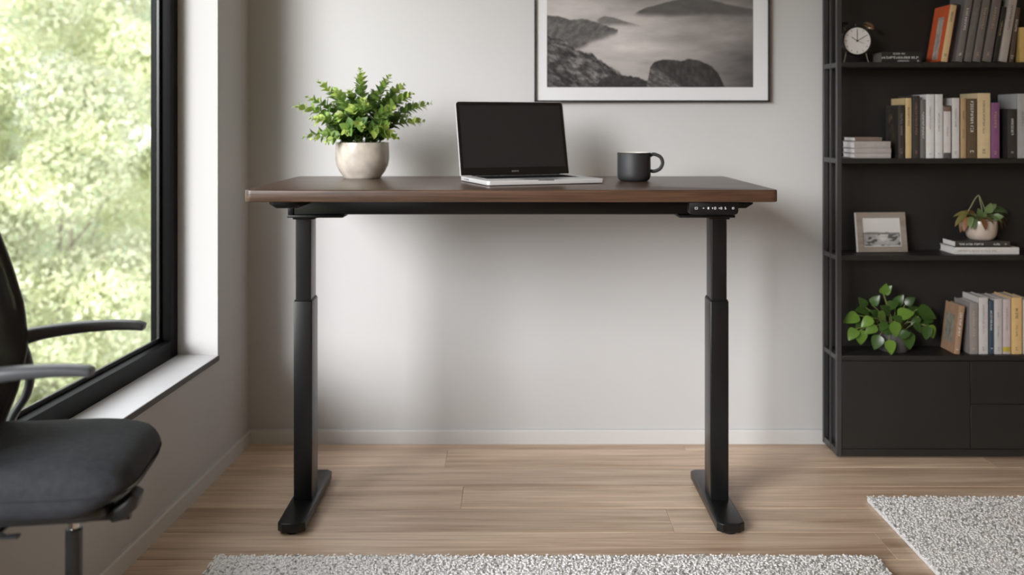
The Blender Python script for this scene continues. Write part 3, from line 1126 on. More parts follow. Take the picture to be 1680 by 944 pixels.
# big boulder, lighter left face
t_ = ridge([(1050, 150), (1062, 132), (1066, 110), (1072, 103), (1086, 98), (1105, 99), (1116, 101), (1128, 97), (1146, 100), (1166, 109), (1177, 121), (1186, 140), (1190, 150)], 1.2, 91, 6)
bl = 34 + 44 * np.clip(fbm((gx - gy * 0.3) / 5, (gy + gx * 0.2) / 9, 95, 5) - 0.2, 0, 1) - 12 * sstep(1140, 1185, gx)
lf = sstep(-4, 4, (gy - 110) - (gx - 1068) * 0.62) * (1 - sstep(1112, 1124, gx))
bl = bl * (1 - lf) + (52 + 80 * np.clip(fbm((gx + gy) / 7, (gy - gx * 0.6) / 3.5, 98, 5) - 0.25, 0, 1)) * lf
img = layer(img, t_, 1.0, bl, sstep(1058, 1062, gx) * (1 - sstep(1189, 1192, gx)), 1.2)
img = np.clip((img - 40) * 1.38 + 40, 10, 238)
rgb = np.stack([img * 1.0, img * 0.965, img * 0.955], 2)
M_PRINT = attr_mat('photo_print', 0.55)
link_mesh('print', print_mesh('print', nx, ny, iX1 - iX0, iZ1 - iZ0, rgb), M_PRINT, pic, (iX0, -0.0146, iZ0))

# ------------------------------------------------------------------ bookcase
BF, BB = 3.680, 3.854                     # front and back of the bookcase
BX0, BX1 = 1.234, 2.262
ZSH = [1.511, 1.145, 0.776, 0.395]        # shelf tops
ST = 0.019
case = thing('bookcase', 'dark metal and wood bookcase with cupboards against the back wall', 'bookcase', ((BX0 + BX1) / 2, (BF + BB) / 2, 0))
OFF = Matrix.Translation((-(BX0 + BX1) / 2, -(BF + BB) / 2, 0))


def cs(bm):
    bm.transform(OFF)
    return bm


ZTOP = 2.262
PB = 0.012
for sx in (0, 1):
    for yy, wdt in ((BF, 0.018), (BF + 0.078, 0.008), (BB - 0.018, 0.018)):
        xa = BX0 if sx == 0 else BX1 - wdt
        obj('post', cs(box(xa, xa + wdt, yy, yy + wdt, PB, ZTOP, 0.0012, 1)), M_CASEMETAL, case)
    for z in ZSH + [1.877, ZTOP]:
        xa = BX0 + 0.001 if sx == 0 else BX1 - 0.017
        obj('side_rail', cs(box(xa, xa + 0.016, BF + 0.0182, BB - 0.0182, z - ST, z - 0.0005, 0.001, 1)), M_CASEMETAL, case)
    obj('side_rail', cs(box(BX0 + 0.001 if sx == 0 else BX1 - 0.017, BX0 + 0.017 if sx == 0 else BX1 - 0.001, BF + 0.0182, BB - 0.0182, PB, 0.038, 0.001, 1)), M_CASEMETAL, case)
XI0, XI1 = BX0 + 0.0185, BX1 - 0.0185
for z in ZSH + [1.877, ZTOP]:
    obj('shelf', cs(box(XI0 - 0.0, XI1, BF + 0.0005, BB - 0.009, z - ST, z, 0.0015, 1)), M_CASE, case)
obj('back_panel', cs(box(XI0, XI1, BB - 0.0085, BB - 0.001, 0.04, ZTOP - ST)), M_CASE, case, smooth=False)
obj('plinth', cs(box(XI0, XI1, BF + 0.004, BB - 0.009, PB, 0.038, 0.001, 1)), M_CASE, case)
for xa in (BX0 + 0.06, BX1 - 0.06, (BX0 + BX1) / 2):
    for yy in (BF + 0.07, BB - 0.04):
        obj('leveling_foot', cs(merge(bmesh.new(), cyl(0.013, 0.0, PB + 0.001, 16), Matrix.Translation((xa, yy, 0)))), M_STEEL2, case)
XD = P(1592.5, 0, BF)[0]
zc0, zc1 = 0.041, ZSH[3] - ST
obj('cabinet_body', cs(box(XI0, XI1, BF + 0.021, BB - 0.009, 0.038, zc1 - 0.0005)), M_STEEL2, case, smooth=False)
obj('door', cs(box(XI0 + 0.001, XD - 0.0012, BF + 0.002, BF + 0.0205, zc0, zc1 - 0.003, 0.001, 1)), M_CASE, case)
ZD = P(0, 664, BF)[1]
obj('drawer', cs(box(XD + 0.0012, XI1 - 0.001, BF + 0.002, BF + 0.0205, ZD + 0.0012, zc1 - 0.003, 0.001, 1)), M_CASE, case)
obj('drawer', cs(box(XD + 0.0012, XI1 - 0.001, BF + 0.002, BF + 0.0205, zc0, ZD - 0.0012, 0.001, 1)), M_CASE, case)


# ------------------------------------------------------------------ books
def bcol(c):
    return s2l(c)


def book_mat(rgb, rough=0.5):
    return mat('book_%d_%d_%d' % tuple(rgb), bcol(rgb), rough, noise=(30, 0.07))


def upright_book(label, pxl, pxr, ptop, yfront, depth, zshelf, rgb, group, title=None, mark=None, lean=0.0, spine=None, art=None, pbot=None, band=None):
    """Spine faces the room (-y). pxl..pxr: spine edges at the foot in photo px; ptop: top of the spine in px."""
    xl, _ = P(pxl, 0, yfront)
    xr, _ = P(pxr, 0, yfront)
    w = xr - xl
    ztop = P(0, ptop, yfront)[1]
    h = (ztop - zshelf) / math.cos(lean)
    t = thing('book', label, 'book', (xl, yfront, zshelf + 0.0002 + (w * math.sin(abs(lean)) if lean > 0 else 0)), 0, group, rot=(0, lean, 0))
    cm = book_mat(rgb)
    bt = min(0.0025, w * 0.14)
    ov = 0.003
    bm = bmesh.new()
    merge(bm, box(0, bt, 0.001, depth, 0, h, 0.0004, 1))
    merge(bm, box(w - bt, w, 0.001, depth, 0, h, 0.0004, 1))
    # rounded spine
    prof = [(0, 0.0035), (0, 0.0015), (w * 0.12, 0.0003), (w * 0.5, -0.0003), (w * 0.88, 0.0003), (w, 0.0015), (w, 0.0035)]
    prism_b = prism(prof, 0, h)
    if spine is None:
        merge(bm, prism_b)
        obj('cover', bm, cm, t)
    else:
        obj('cover', bm, cm, t)
        obj('spine', prism_b, book_mat(spine), t)
    obj('pages', box(bt, w - bt, 0.0036, depth - ov, ov, h - ov), M_PAGESV, t, smooth=False)
    if title:
        for (zc_, hh, n_words, seed) in title:
            g, wd = glyph_marks(0, hh * 1.3, seed, words=n_words)
            g.transform(Matrix.Translation((w / 2, -0.0006, h * zc_)) @ Matrix.Rotation(math.pi / 2, 4, 'X') @ Matrix.Rotation(-math.pi / 2, 4, 'Z'))
            obj('spine_lettering', g, mark or M_GREYMARK, t, smooth=False)
    if band:
        for (z0, z1, brgb) in band:
            obj('spine_band', prism([(x, y - 0.0004) for x, y in prof], h * z0, h * z1), book_mat(brgb), t)
    if art:
        art(t, w, depth, h)
    return t


G2 = 'books standing on the second shelf'
F = 3.695


def cover_photo(rgbs, seed):
    def f(t, w, depth, h):
        n = 40
        gx, gz = np.meshgrid(np.linspace(0, 1, n), np.linspace(0, 1, n))
        a = np.clip((fbm(gx * 4, gz * 5, seed, 4) - 0.45) * 3.2, 0, 1) * np.exp(-((gx - 0.35) / 0.3) ** 2 - ((gz - 0.5) / 0.45) ** 2)
        c0, c1 = np.array(rgbs[0]), np.array(rgbs[1])
        im = c0[None, None] * (1 - a[..., None]) + c1[None, None] * a[..., None]
        o = link_mesh('cover_art', print_mesh('cover_art', n, n, depth * 0.86, h * 0.9, im), M_PRINT, t, (-0.0005, depth * 0.93, h * 0.05), (0, 0, -math.pi / 2))
    return f


def cover_panel(rgb, x0, x1, z0, z1, diag=0.0):
    def f(t, w, depth, h):
        bm = bmesh.new()
        pts = [(depth * x0, h * z0), (depth * x1, h * z0), (depth * (x1 - diag), h * z1), (depth * (x0 - diag), h * z1)]
        bm.faces.new([bm.verts.new((-0.0005, y_, z_)) for y_, z_ in pts])
        obj('cover_art', bm, mat('cover_%d_%d_%d' % rgb, bcol(rgb), 0.6, noise=(45, 0.35)), t, smooth=False)
    return f


Z2 = ZSH[1]
upright_book('short dark book showing a brown picture cover, beside the flat pile', 1474, 1484, 172.5, F, 0.125, Z2, (52, 47, 43), G2,
             [(0.62, 0.006, [6, 5], 1), (0.12, 0.006, [3], 2)], M_GREYMARK, art=cover_photo(((40, 35, 31), (190, 150, 105)), 5))
upright_book('sand coloured book next to the dark picture-cover book', 1485.7, 1495.6, 161, F + 0.004, 0.14, Z2, (196, 172, 128), G2,
             [(0.68, 0.005, [8, 4], 3)], M_DARKMARK)
upright_book('tall charcoal book with reddish lettering between sand and grey books', 1497.2, 1509.3, 157, F + 0.004, 0.14, Z2, (56, 51, 48), G2,
             [(0.62, 0.006, [7, 6, 4], 4), (0.08, 0.006, [2], 5)], mat('red_marks', (0.3, 0.16, 0.13), 0.6))
upright_book('slim mid-grey book left of the two tall white books', 1510.4, 1518.8, 163.5, F, 0.135, Z2, (108, 106, 104), G2,
             [(0.55, 0.005, [9, 8], 6)], M_WHITEMARK)
upright_book('left one of the two tall white books', 1519.3, 1532.8, 155, F, 0.14, Z2, (214, 213, 213), G2, [(0.62, 0.0045, [10, 6], 7), (0.06, 0.005, [1], 8)], M_GREYMARK)
upright_book('right one of the two tall white books', 1534.0, 1546.6, 155, F, 0.14, Z2, (210, 209, 209), G2, [(0.55, 0.0045, [7, 5], 9), (0.06, 0.005, [1], 10)], M_GREYMARK)
upright_book('short pale book with brown top band and dark foot', 1548.4, 1560, 173.5, F - 0.003, 0.12, Z2, (205, 200, 198), G2, [(0.5, 0.004, [8], 11)], M_GREYMARK,
             band=((0.89, 1.0, (120, 96, 84)), (0.0, 0.105, (84, 80, 78)), (0.98, 1.0, (70, 60, 54))))
upright_book('white book behind the short brown-banded book', 1561.8, 1574, 161, F + 0.002, 0.14, Z2, (206, 204, 202), G2, [(0.66, 0.0045, [9, 5], 12), (0.08, 0.006, [2], 13)], M_GREYMARK)
upright_book('slim tan book left of the brown white-lettered book', 1576.0, 1585.2, 161, F + 0.004, 0.14, Z2, (176, 150, 112), G2, [(0.7, 0.0045, [7], 14), (0.4, 0.004, [8], 15)], M_DARKMARK)
upright_book('dark brown book with bold white spine lettering', 1586.6, 1602.4, 162, F - 0.002, 0.125, Z2, (92, 76, 56), G2, [(0.68, 0.0085, [9, 3], 16), (0.09, 0.010, [1], 17)], M_WHITEMARK)
upright_book('thick cream book, tallest on the second shelf', 1603.6, 1624.8, 153, F, 0.145, Z2, (208, 188, 150), G2, [(0.62, 0.0055, [8, 7, 4], 18), (0.09, 0.008, [2], 19)], M_DARKMARK)
upright_book('purple book beside the thick cream book', 1626.0, 1640.0, 168.5, F - 0.001, 0.13, Z2, (130, 84, 122), G2, [(0.68, 0.0065, [9], 20), (0.08, 0.006, [2], 21)], M_GOLDMARK)
upright_book('short black book standing alone right of the purple book', 1653.5, 1668, 179, F - 0.006, 0.11, Z2, (50, 47, 45), G2, [(0.62, 0.0065, [8], 22), (0.1, 0.006, [1], 23)], M_WHITEMARK)
upright_book('big grey book behind the short black book', 1669.0, 1686, 154, F, 0.148, Z2, (168, 168, 168), G2, [(0.6, 0.006, [8], 24)], M_GREYMARK)


def flat_book(label, pxl, pxr, z0, th, yfront, depth, rgb, group, spine=None, title=None, mark=None, rotz=0.0, pages_rgb=None):
    xl, _ = P(pxl, 0, yfront)
    xr, _ = P(pxr, 0, yfront)
    w = xr - xl
    t = thing('book', label, 'book', (xl, yfront, z0 + 0.0002), rotz, group)
    bt = min(0.0022, th * 0.16)
    bm = bmesh.new()
    merge(bm, box(0, w, 0.001, depth, 0, bt, 0.0004, 1))
    merge(bm, box(0, w, 0.001, depth, th - bt, th, 0.0004, 1))
    prof = [(0.0035, 0), (0.0012, 0), (0.0, th * 0.15), (-0.0004, th * 0.5), (0.0, th * 0.85), (0.0012, th), (0.0035, th)]
    sp = bmesh.new()
    a = [sp.verts.new((0, y_, z_)) for y_, z_ in prof]
    b = [sp.verts.new((w, y_, z_)) for y_, z_ in prof]
    sp.faces.new(a); sp.faces.new(b[::-1])
    for i in range(len(prof)):
        j = (i + 1) % len(prof)
        sp.faces.new((a[i], b[i], b[j], a[j]))
    if spine:
        obj('cover', bm, book_mat(rgb), t)
        obj('spine', sp, book_mat(spine), t)
    else:
        merge(bm, sp)
        obj('cover', bm, book_mat(rgb), t)
    obj('pages', box(0.003, w - 0.003, 0.0036, depth - 0.003, bt, th - bt), M_PAGES if not pages_rgb else mat('pages_%d' % pages_rgb[0], bcol(pages_rgb), 0.85, noise=(3, 0.08, (1, 1, 250))), t, smooth=False)
    if title:
        for (fx, zc_, hh, words, seed) in title:
            g, wd = glyph_marks(0, hh * 1.2, seed, words=words)
            g.transform(Matrix.Translation((w * fx, -0.0007, th * zc_)) @ Matrix.Rotation(math.pi / 2, 4, 'X'))
            obj('spine_lettering', g, mark or M_GREYMARK, t, smooth=False)
    return t


# pile of four on the second shelf
GP = 'flat pile of books on the second shelf'
zz = Z2
for k, (lb, a, b, th, rgb) in enumerate((
        ('lowest book of the flat pale pile on the second shelf', 1402.5, 1461.5, 0.0178, (166, 160, 156)),
        ('second book from the bottom of the flat pale pile', 1402.5, 1462.0, 0.0192, (160, 153, 149)),
        ('third book up in the flat pale pile, thicker than the rest', 1402.0, 1461.0, 0.0262, (158, 152, 148)),
        ('small brown topped book lying on the flat pale pile', 1403.0, 1447, 0.0158, (112, 98, 88)))):
    flat_book(lb, a, b, zz, th, F + (0.002 if k != 1 else 0.0), 0.138 if k < 3 else 0.132, rgb, GP, title=[(0.62, 0.5, 0.006, [5, 6], 30 + k)] if k in (2,) else None, mark=mat('pale_marks', (0.45, 0.43, 0.42), 0.7), pages_rgb=(215, 212, 210))
    zz += th + 0.0004

# two flat books under the small plant, third shelf
Z3 = ZSH[2]
yb3 = 3.712
GB = 'flat books under the small potted plant'
flat_book('white book lying flat on the third shelf', 1566, 1672, Z3, 0.0262, yb3, 0.130, (206, 203, 200), GB, title=[(0.36, 0.5, 0.005, [9, 6, 7, 4], 41)], mark=M_GREYMARK, pages_rgb=(212, 209, 206))
flat_book('black book lying on the flat white book', 1567.5, 1657, Z3 + 0.0266, 0.0232, yb3 + 0.004, 0.118, (56, 53, 50), GB, title=[(0.3, 0.5, 0.0055, [4, 5, 6], 42), (0.77, 0.5, 0.006, [4], 43), (0.93, 0.5, 0.003, [3], 44)], mark=M_WHITEMARK, pages_rgb=(214, 210, 206))

# top shelf: black flat book and leaning row
Z1 = ZSH[0]
flat_book('black book with white spine lettering lying beside the alarm clock', 1446.5, 1512, Z1, 0.0405, F + 0.006, 0.10, (34, 33, 32), None,
          title=[(0.45, 0.82, 0.0048, [5, 3], 51), (0.46, 0.46, 0.0072, [14, 3], 52), (0.55, 0.14, 0.0042, [10], 53), (0.92, 0.46, 0.006, [1], 54), (0.92, 0.14, 0.0045, [2], 55)], mark=M_WHITEMARK, pages_rgb=(96, 90, 84))
G1 = 'books leaning on the top shelf'
LN = R(9.6)
upright_book('orange book with beige spine leaning at the left of the top row', 1543.5, 1554.5, 9, F, 0.135, Z1, (206, 92, 52), G1, [(0.78, 0.006, [6], 61), (0.1, 0.008, [1], 62)], M_DARKMARK, lean=LN, spine=(206, 180, 138),
             art=cover_panel((176, 160, 150), 0.25, 0.62, 0.04, 0.8, -0.0))
upright_book('dark brown book leaning just behind the orange book', 1549.6, 1560.3, 8, F + 0.03, 0.115, Z1, (58, 48, 44), G1, lean=LN)
for k, (lb, a, b, tp, c, mk) in enumerate((
        ('first leaning grey book right of the orange book', 1567.7, 1578.6, -8, (112, 107, 106), M_WHITEMARK),
        ('second leaning grey book from the orange book', 1582.0, 1593.2, -9, (104, 99, 97), M_GREYMARK),
        ('third leaning grey book, with copper lettering', 1595.8, 1608.0, -10, (110, 104, 101), M_GOLDMARK),
        ('fourth leaning grey book, with gold lettering', 1612.0, 1626.2, -12, (108, 102, 99), M_GOLDMARK))):
    upright_book(lb, a, b, tp, F, 0.14, Z1, c, G1, [(0.62, 0.0062, [4, 7], 70 + k), (0.1, 0.006, [2], 80 + k)], mk, lean=LN)
upright_book('slim black book with gold lettering leaning between grey books', 1629.0, 1636.5, 12, F + 0.004, 0.13, Z1, (40, 36, 33), G1, [(0.6, 0.005, [10], 90)], M_GOLDMARK, lean=LN)
upright_book('light grey book leaning right of the slim black book', 1639.0, 1652.0, -6, F, 0.14, Z1, (170, 162, 156), G1, [(0.66, 0.006, [8, 5], 91)], M_DARKMARK, lean=LN)
upright_book('slim dark brown book leaning by the yellow book', 1655.5, 1663.0, 13, F + 0.004, 0.13, Z1, (84, 70, 60), G1, [(0.66, 0.005, [8], 92), (0.08, 0.006, [2], 93)], M_WHITEMARK, lean=R(7.5))
upright_book('short yellow book upright at the right of the top row', 1672.5, 1690, 45, F, 0.12, Z1, (196, 164, 100), G1)

# bottom open shelf
Z4 = ZSH[3]
G4 = 'books standing on the lowest open shelf'
F4 = 3.706
upright_book('brown book with pale cover panel leaning beside the leafy plant', 1565.0, 1574.5, 503, F4 - 0.006, 0.115, Z4, (152, 122, 98), G4, [(0.6, 0.0065, [7, 5], 101), (0.08, 0.006, [1], 102)], M_WHITEMARK, lean=R(6.5), art=cover_panel((128, 124, 112), 0.22, 0.86, 0.2, 0.78))
upright_book('grey book right of the leaning brown book', 1590.5, 1604.5, 497.5, F4, 0.128, Z4, (134, 128, 126), G4, [(0.58, 0.006, [8, 5], 103), (0.09, 0.008, [1], 104)], M_GOLDMARK)
upright_book('tall white book right of the grey book', 1606.0, 1621.0, 488.5, F4, 0.134, Z4, (188, 184, 182), G4, [(0.6, 0.005, [12, 6], 105), (0.08, 0.006, [2], 106)], M_GREYMARK)
upright_book('slim dark teal book between two pale books', 1622.2, 1630.4, 494, F4 + 0.002, 0.13, Z4, (52, 70, 84), G4, [(0.62, 0.005, [9, 4], 107), (0.09, 0.006, [1], 108)], M_WHITEMARK)
upright_book('pale grey book right of the slim teal book', 1631.4, 1644.3, 491, F4, 0.135, Z4, (182, 177, 176), G4, [(0.7, 0.0055, [3], 109), (0.4, 0.0045, [8], 110), (0.08, 0.006, [2], 111)], M_GREYMARK)
upright_book('pale lilac book with a yellow mark at its foot', 1645.4, 1658.0, 491, F4 + 0.001, 0.135, Z4, (186, 172, 172), G4, [(0.62, 0.005, [10, 5], 112)], M_GREYMARK, band=((0.04, 0.13, (178, 160, 70)),))
upright_book('tan yellow book near the right end of the lowest open shelf', 1659.5, 1676.5, 488.5, F4, 0.134, Z4, (206, 172, 118), G4, [(0.7, 0.007, [5], 113), (0.4, 0.005, [8], 114), (0.08, 0.006, [2], 115)], M_DARKMARK)
upright_book('cream book at the right end of the lowest open shelf', 1678.5, 1692, 492, F4, 0.134, Z4, (190, 178, 160), G4)

# ------------------------------------------------------------------ alarm clock
M_CLOCKB = mat('clock_black', (0.006, 0.006, 0.0065), 0.35)
M_DIAL = mat('clock_dial', (0.66, 0.645, 0.63), 0.6)
M_BRASS = mat('aged_brass', (0.30, 0.21, 0.13), 0.35, 0.8)
yk = 3.735
kx, kz = P(1405, 67.5, yk)
clock = thing('alarm_clock', 'round black twin bell alarm clock with white dial on the top shelf', 'clock', (kx, yk, Z1 + 0.0002))
kr = 24.5 * yk / FPX
kc = kz - Z1
toY = Matrix.Translation((0, 0, kc)) @ Matrix.Rotation(math.pi / 2, 4, 'X')      # local +z -> -y (towards the room)
obj('case', merge(bmesh.new(), lathe([(0, -0.03), (kr * 0.86, -0.03), (kr * 0.97, -0.022), (kr, -0.006), (kr, 0.008), (kr * 0.97, 0.0125), (kr * 0.91, 0.0125), (kr * 0.885, 0.009), (0, 0.009)], 56), toY), M_CLOCKB, clock)
obj('dial', merge(bmesh.new(), lathe([(0, 0.0094), (kr * 0.885, 0.0094), (kr * 0.885, 0.0088), (0, 0.0088)], 56), toY), M_DIAL, clock)
for k in range(12):
    L = kr * (0.13 if k % 3 == 0 else 0.085)
    obj('hour_mark', merge(bmesh.new(), box(-0.0011, 0.0011, kr * 0.80 - L, kr * 0.80, 0.0093, 0.0098), toY @ Matrix.Rotation(-2 * math.pi * k / 12, 4, 'Z')), M_CLOCKB, clock, smooth=False)
for nm, ang, L, wd in (('minute_hand', 0, 0.72, 0.0011), ('hour_hand', 60, 0.68, 0.0011), ('alarm_hand', -56, 0.46, 0.001), ('second_hand', 112, 0.48, 0.0005)):
    obj(nm, merge(bmesh.new(), box(-wd, wd, -kr * 0.08, kr * L, 0.0099, 0.0106), toY @ Matrix.Rotation(-R(ang), 4, 'Z')), M_CLOCKB, clock, smooth=False)
obj('hand_pin', merge(bmesh.new(), cyl(0.0028, 0.0095, 0.0122, 16), toY), M_CLOCKB, clock)
for sg, m_ in ((1, M_BRASS), (-1, M_CLOCKB)):
    bx, bz = sg * kr * 0.86, kc + kr * 0.98
    bell = lathe([(0.0235, 0), (0.0225, 0.006), (0.018, 0.0125), (0.009, 0.0165), (0, 0.0175), (0, 0.015), (0.008, 0.0145), (0.016, 0.011), (0.0205, 0.005), (0.0215, 0)], 28)
    obj('bell', merge(bmesh.new(), bell, Matrix.Translation((bx, 0.006, bz)) @ Matrix.Rotation(sg * R(30), 4, 'Y')), m_, clock)
    obj('bell_post', sweep([(sg * kr * 0.68, 0.006, kc + kr * 0.70), (bx * 1.02, 0.006, bz + 0.010)], [0.0018, 0.0018], 8), M_BRASS, clock)
    obj('foot', sweep([(sg * kr * 0.64, 0.004, kc - kr * 0.72), (sg * kr * 0.78, 0.002, 0.010), (sg * kr * 0.86, 0.0, 0.0006)], [0.0021, 0.0017, 0.0012], 8), mat('steel_wire', (0.45, 0.43, 0.41), 0.3, 0.9), clock)
obj('handle_knob', merge(bmesh.new(), cyl(0.003, kc + kr - 0.001, kc + kr + 0.009, 12, 0.001), Matrix.Translation((0, 0.006, 0))), M_CLOCKB, clock)

# ------------------------------------------------------------------ small photo frame
yf = 3.752
fx0, _ = P(1408.5, 0, yf)
fx1, _ = P(1492, 0, yf)
FWD = fx1 - fx0
FHT = 64.5 * yf / FPX / math.cos(R(9))
pf = thing('photo_frame', 'small grey wooden photo frame with a beach photograph on the third shelf', 'photo frame', (fx0, yf, Z3 + 0.0026), 0, None, rot=(R(-9), R(0), R(4)))
M_GREYWOOD = wood_mat('greyed_wood', (0.20, 0.165, 0.135), (0.33, 0.285, 0.245), 0.6, 3.0)
b_ = 0.0215
bm = bmesh.new()
def miter(p4, y0, y1):
    q = bmesh.new()
    lo = [q.verts.new((x, y0, z)) for x, z in p4]
    hi = [q.verts.new((x, y1, z)) for x, z in p4]
    q.faces.new(lo); q.faces.new(hi[::-1])
    for i in range(4):
        q.faces.new((lo[i], lo[(i + 1) % 4], hi[(i + 1) % 4], hi[i]))
    return q
ox, oz, ixx, izz = FWD, FHT, FWD - b_, FHT - b_
for p4 in (((0, 0), (ox, 0), (ixx, b_), (b_, b_)), ((ox, 0), (ox, oz), (ixx, izz), (ixx, b_)), ((ox, oz), (0, oz), (b_, izz), (ixx, izz)), ((0, oz), (0, 0), (b_, b_), (b_, izz))):
    obj('frame_bar', miter(p4, 0, 0.014), M_GREYWOOD, pf, smooth=False)
obj('frame_edge', box(-0.0018, -0.0001, 0.0008, 0.0135, 0.001, FHT - 0.001), mat('frame_edge_white', (0.6, 0.58, 0.56), 0.5), pf, smooth=False)
obj('passepartout', box(b_ - 0.002, FWD - b_ + 0.002, 0.006, 0.009, b_ - 0.002, FHT - b_ + 0.002), mat('mat_board_white', (0.7, 0.7, 0.71)), pf, smooth=False)
nx, ny = 90, 64
gx, gy = np.meshgrid(np.linspace(0, 1, nx), np.linspace(0, 1, ny))
im = 196 + 10 * gy + 8 * (fbm(gx * 3, gy * 3, 200) - 0.5)
gr = 150 + 70 * (fbm(gx * 4, gy * 9, 203, 5) - 0.4)
gr = gr - 85 * sstep(0.54, 0.66, fbm(gx * 6 - gy * 4, gy * 10, 210, 4)) + 40 * np.exp(-((gx - 0.5) / 0.16) ** 2 - ((gy - 0.28) / 0.2) ** 2)
gr = np.where(gy > 0.42, 120 + 50 * (fbm(gx * 12, gy * 20, 205) - 0.5), gr)
im = np.where(gy > 0.49 + 0.03 * (fbm(gx * 6, gx * 0, 207) - 0.5), im, gr)
rgb = np.stack([im, im * 0.99, im * 0.98], 2)
link_mesh('photo', print_mesh('photo', nx, ny, FWD - 2 * b_ - 0.004, FHT - 2 * b_ - 0.004, rgb), M_PRINT, pf, (b_ + 0.002, 0.0055, b_ + 0.002))
obj('easel_back', sweep([(FWD / 2, 0.016, FHT * 0.66), (FWD / 2, 0.046, 0.0125)], [(0.014, 0.0015), (0.017, 0.0015)], 8, 4, up=(0, 1, 0)), M_STEEL2, pf)

# ------------------------------------------------------------------ small plant on the flat books
ys = 3.772
sx_, _ = P(1609.5, 0, ys)
zs = Z3 + 0.0266 + 0.0236
sp = thing('potted_plant', 'small drooping plant with green and rusty leaves on stacked books', 'plant', (sx_, ys, zs))
pr = 24.7 * ys / FPX
ph = 31.5 * ys / FPX
M_POT2 = mat('blush_stoneware', (0.50, 0.42, 0.36), 0.35, noise=(30, 0.12), coat=0.25)
obj('pot', lathe([(0, 0.001), (pr * 0.66, 0.0), (pr * 0.74, 0.002), (pr * 0.86, ph * 0.14), (pr * 0.96, ph * 0.36), (pr, ph * 0.62), (pr, ph * 0.95), (pr * 0.985, ph), (pr * 0.93, ph), (pr * 0.91, ph * 0.95), (pr * 0.91, ph * 0.82)], 48), M_POT2, sp)
obj('soil', lathe([(0, ph * 0.92), (pr * 0.9, ph * 0.9), (pr * 0.9, ph * 0.8), (0, ph * 0.8)], 24), M_SOIL, sp)
M_RUST = mat('leaf_rust', (0.22, 0.10, 0.035), 0.5, rand=0.25, transl=0.25)
M_OLIVE = mat('leaf_olive', (0.20, 0.17, 0.05), 0.5, rand=0.2, transl=0.25)
M_SAGE = mat('leaf_sage', (0.15, 0.22, 0.085), 0.42, rand=0.25, transl=0.25)
small = {k: leaf_mesh('leaf', 0.062, 0.0135, 0.3, 0.42, 0.8, m, 8) for k, m in (('r', M_RUST), ('o', M_OLIVE), ('g', M_SAGE))}
broad = leaf_mesh('leaf', 0.042, 0.0165, 0.25, 0.25, 0.75, M_SAGE, 7)


def plant_leaf(target, start, kind, scale, dirv, nrm, me=None):
    st = sweep([start, (Vector(start) + Vector(target)) / 2 + Vector((0, 0, 0.012)), target], [0.0016, 0.0014, 0.001], 6)
    obj('leaf_stalk', st, M_STEM, sp)
    put_leaf(me or small[kind], sp, leaf_frame(target, dirv, nrm, scale))


def sl(px, py, dy=0.0):
    X, Z = P(px, py, ys + dy)
    return (X - sx_, dy, Z - zs)


S0_ = (0, 0, ph * 0.9)
specs = [  # leaf base px, direction (x,y,z), kind, scale, depth
    (1586, 352, (-1, -0.2, -0.5), 'o', 1.0, 0.0), (1590, 356, (-0.8, -0.5, -0.9), 'r', 0.95, -0.02), (1583, 358, (-0.7, -0.3, -1.1), 'r', 0.9, -0.01),
    (1594, 356, (-0.55, -0.8, -0.7), 'g', 0.8, -0.03), (1597, 358, (-0.3, -0.9, -0.6), 'g', 0.8, -0.03), (1611, 358, (0.02, -1, -0.75), 'r', 0.82, -0.055),
    (1616, 356, (0.4, -0.9, -0.2), 'o', 0.7, -0.03), (1630, 352, (0.8, -0.4, -0.8), 'r', 1.0, -0.02), (1634, 352, (1, -0.1, -0.6), 'r', 1.05, 0.0),
    (1628, 348, (1, -0.1, 0.25), 'g', 1.0, 0.0), (1632, 343, (1, 0, 0.1), 'g', 0.95, 0.01), (1622, 355, (0.7, -0.9, 0.0), 'g', 0.85, -0.02),
    (1590, 350, (-1, 0.3, 0.05), 'o', 0.9, 0.02), (1600, 352, (-0.6, 0.2, 0.5), 'r', 0.6, 0.01), (1640, 350, (0.9, 0.2, -0.3), 'o', 0.8, 0.01),
]
for (bx, by, d, kd, sc, dy) in specs:
    plant_leaf(sl(bx, by, dy), S0_, kd, sc, d, (d[0] * 0.4, -0.55, 1))
for (bx, by, d, sc) in ((1607, 356, (-0.25, -0.5, 1), 0.85), (1619, 350, (0.25, -0.5, 1), 1.0), (1624, 343, (0.7, -0.4, 0.7), 0.7), (1612, 358, (0.05, -0.6, 0.8), 0.7), (1629, 358, (0.8, -0.8, 0.35), 0.9)):
    plant_leaf(sl(bx, by, -0.02), S0_, 'g', sc, d, (0, -1, 0.5), broad)
arch = [Vector(sl(*q)) for q in ((1588, 347, 0), (1594, 337, 0), (1600, 326, 0), (1606, 321, 0), (1608, 330, 0), (1611, 344, 0), (1613, 358, 0))]
obj('stem', sweep([Vector(p) for p in catmull(arch, 5)], [0.0022] * (len(arch) * 5 - 4), 6), mat('pale_stem', (0.22, 0.24, 0.13), 0.6), sp)
arch = [Vector(sl(*q)) for q in ((1607, 322, 0), (1612, 334, 0.004), (1618, 350, 0.004), (1620, 360, 0.0))]
obj('stem', sweep([Vector(p) for p in catmull(arch, 5)], [0.002] * (len(arch) * 5 - 4), 6), mat('pale_stem', (0.22, 0.24, 0.13)), sp)

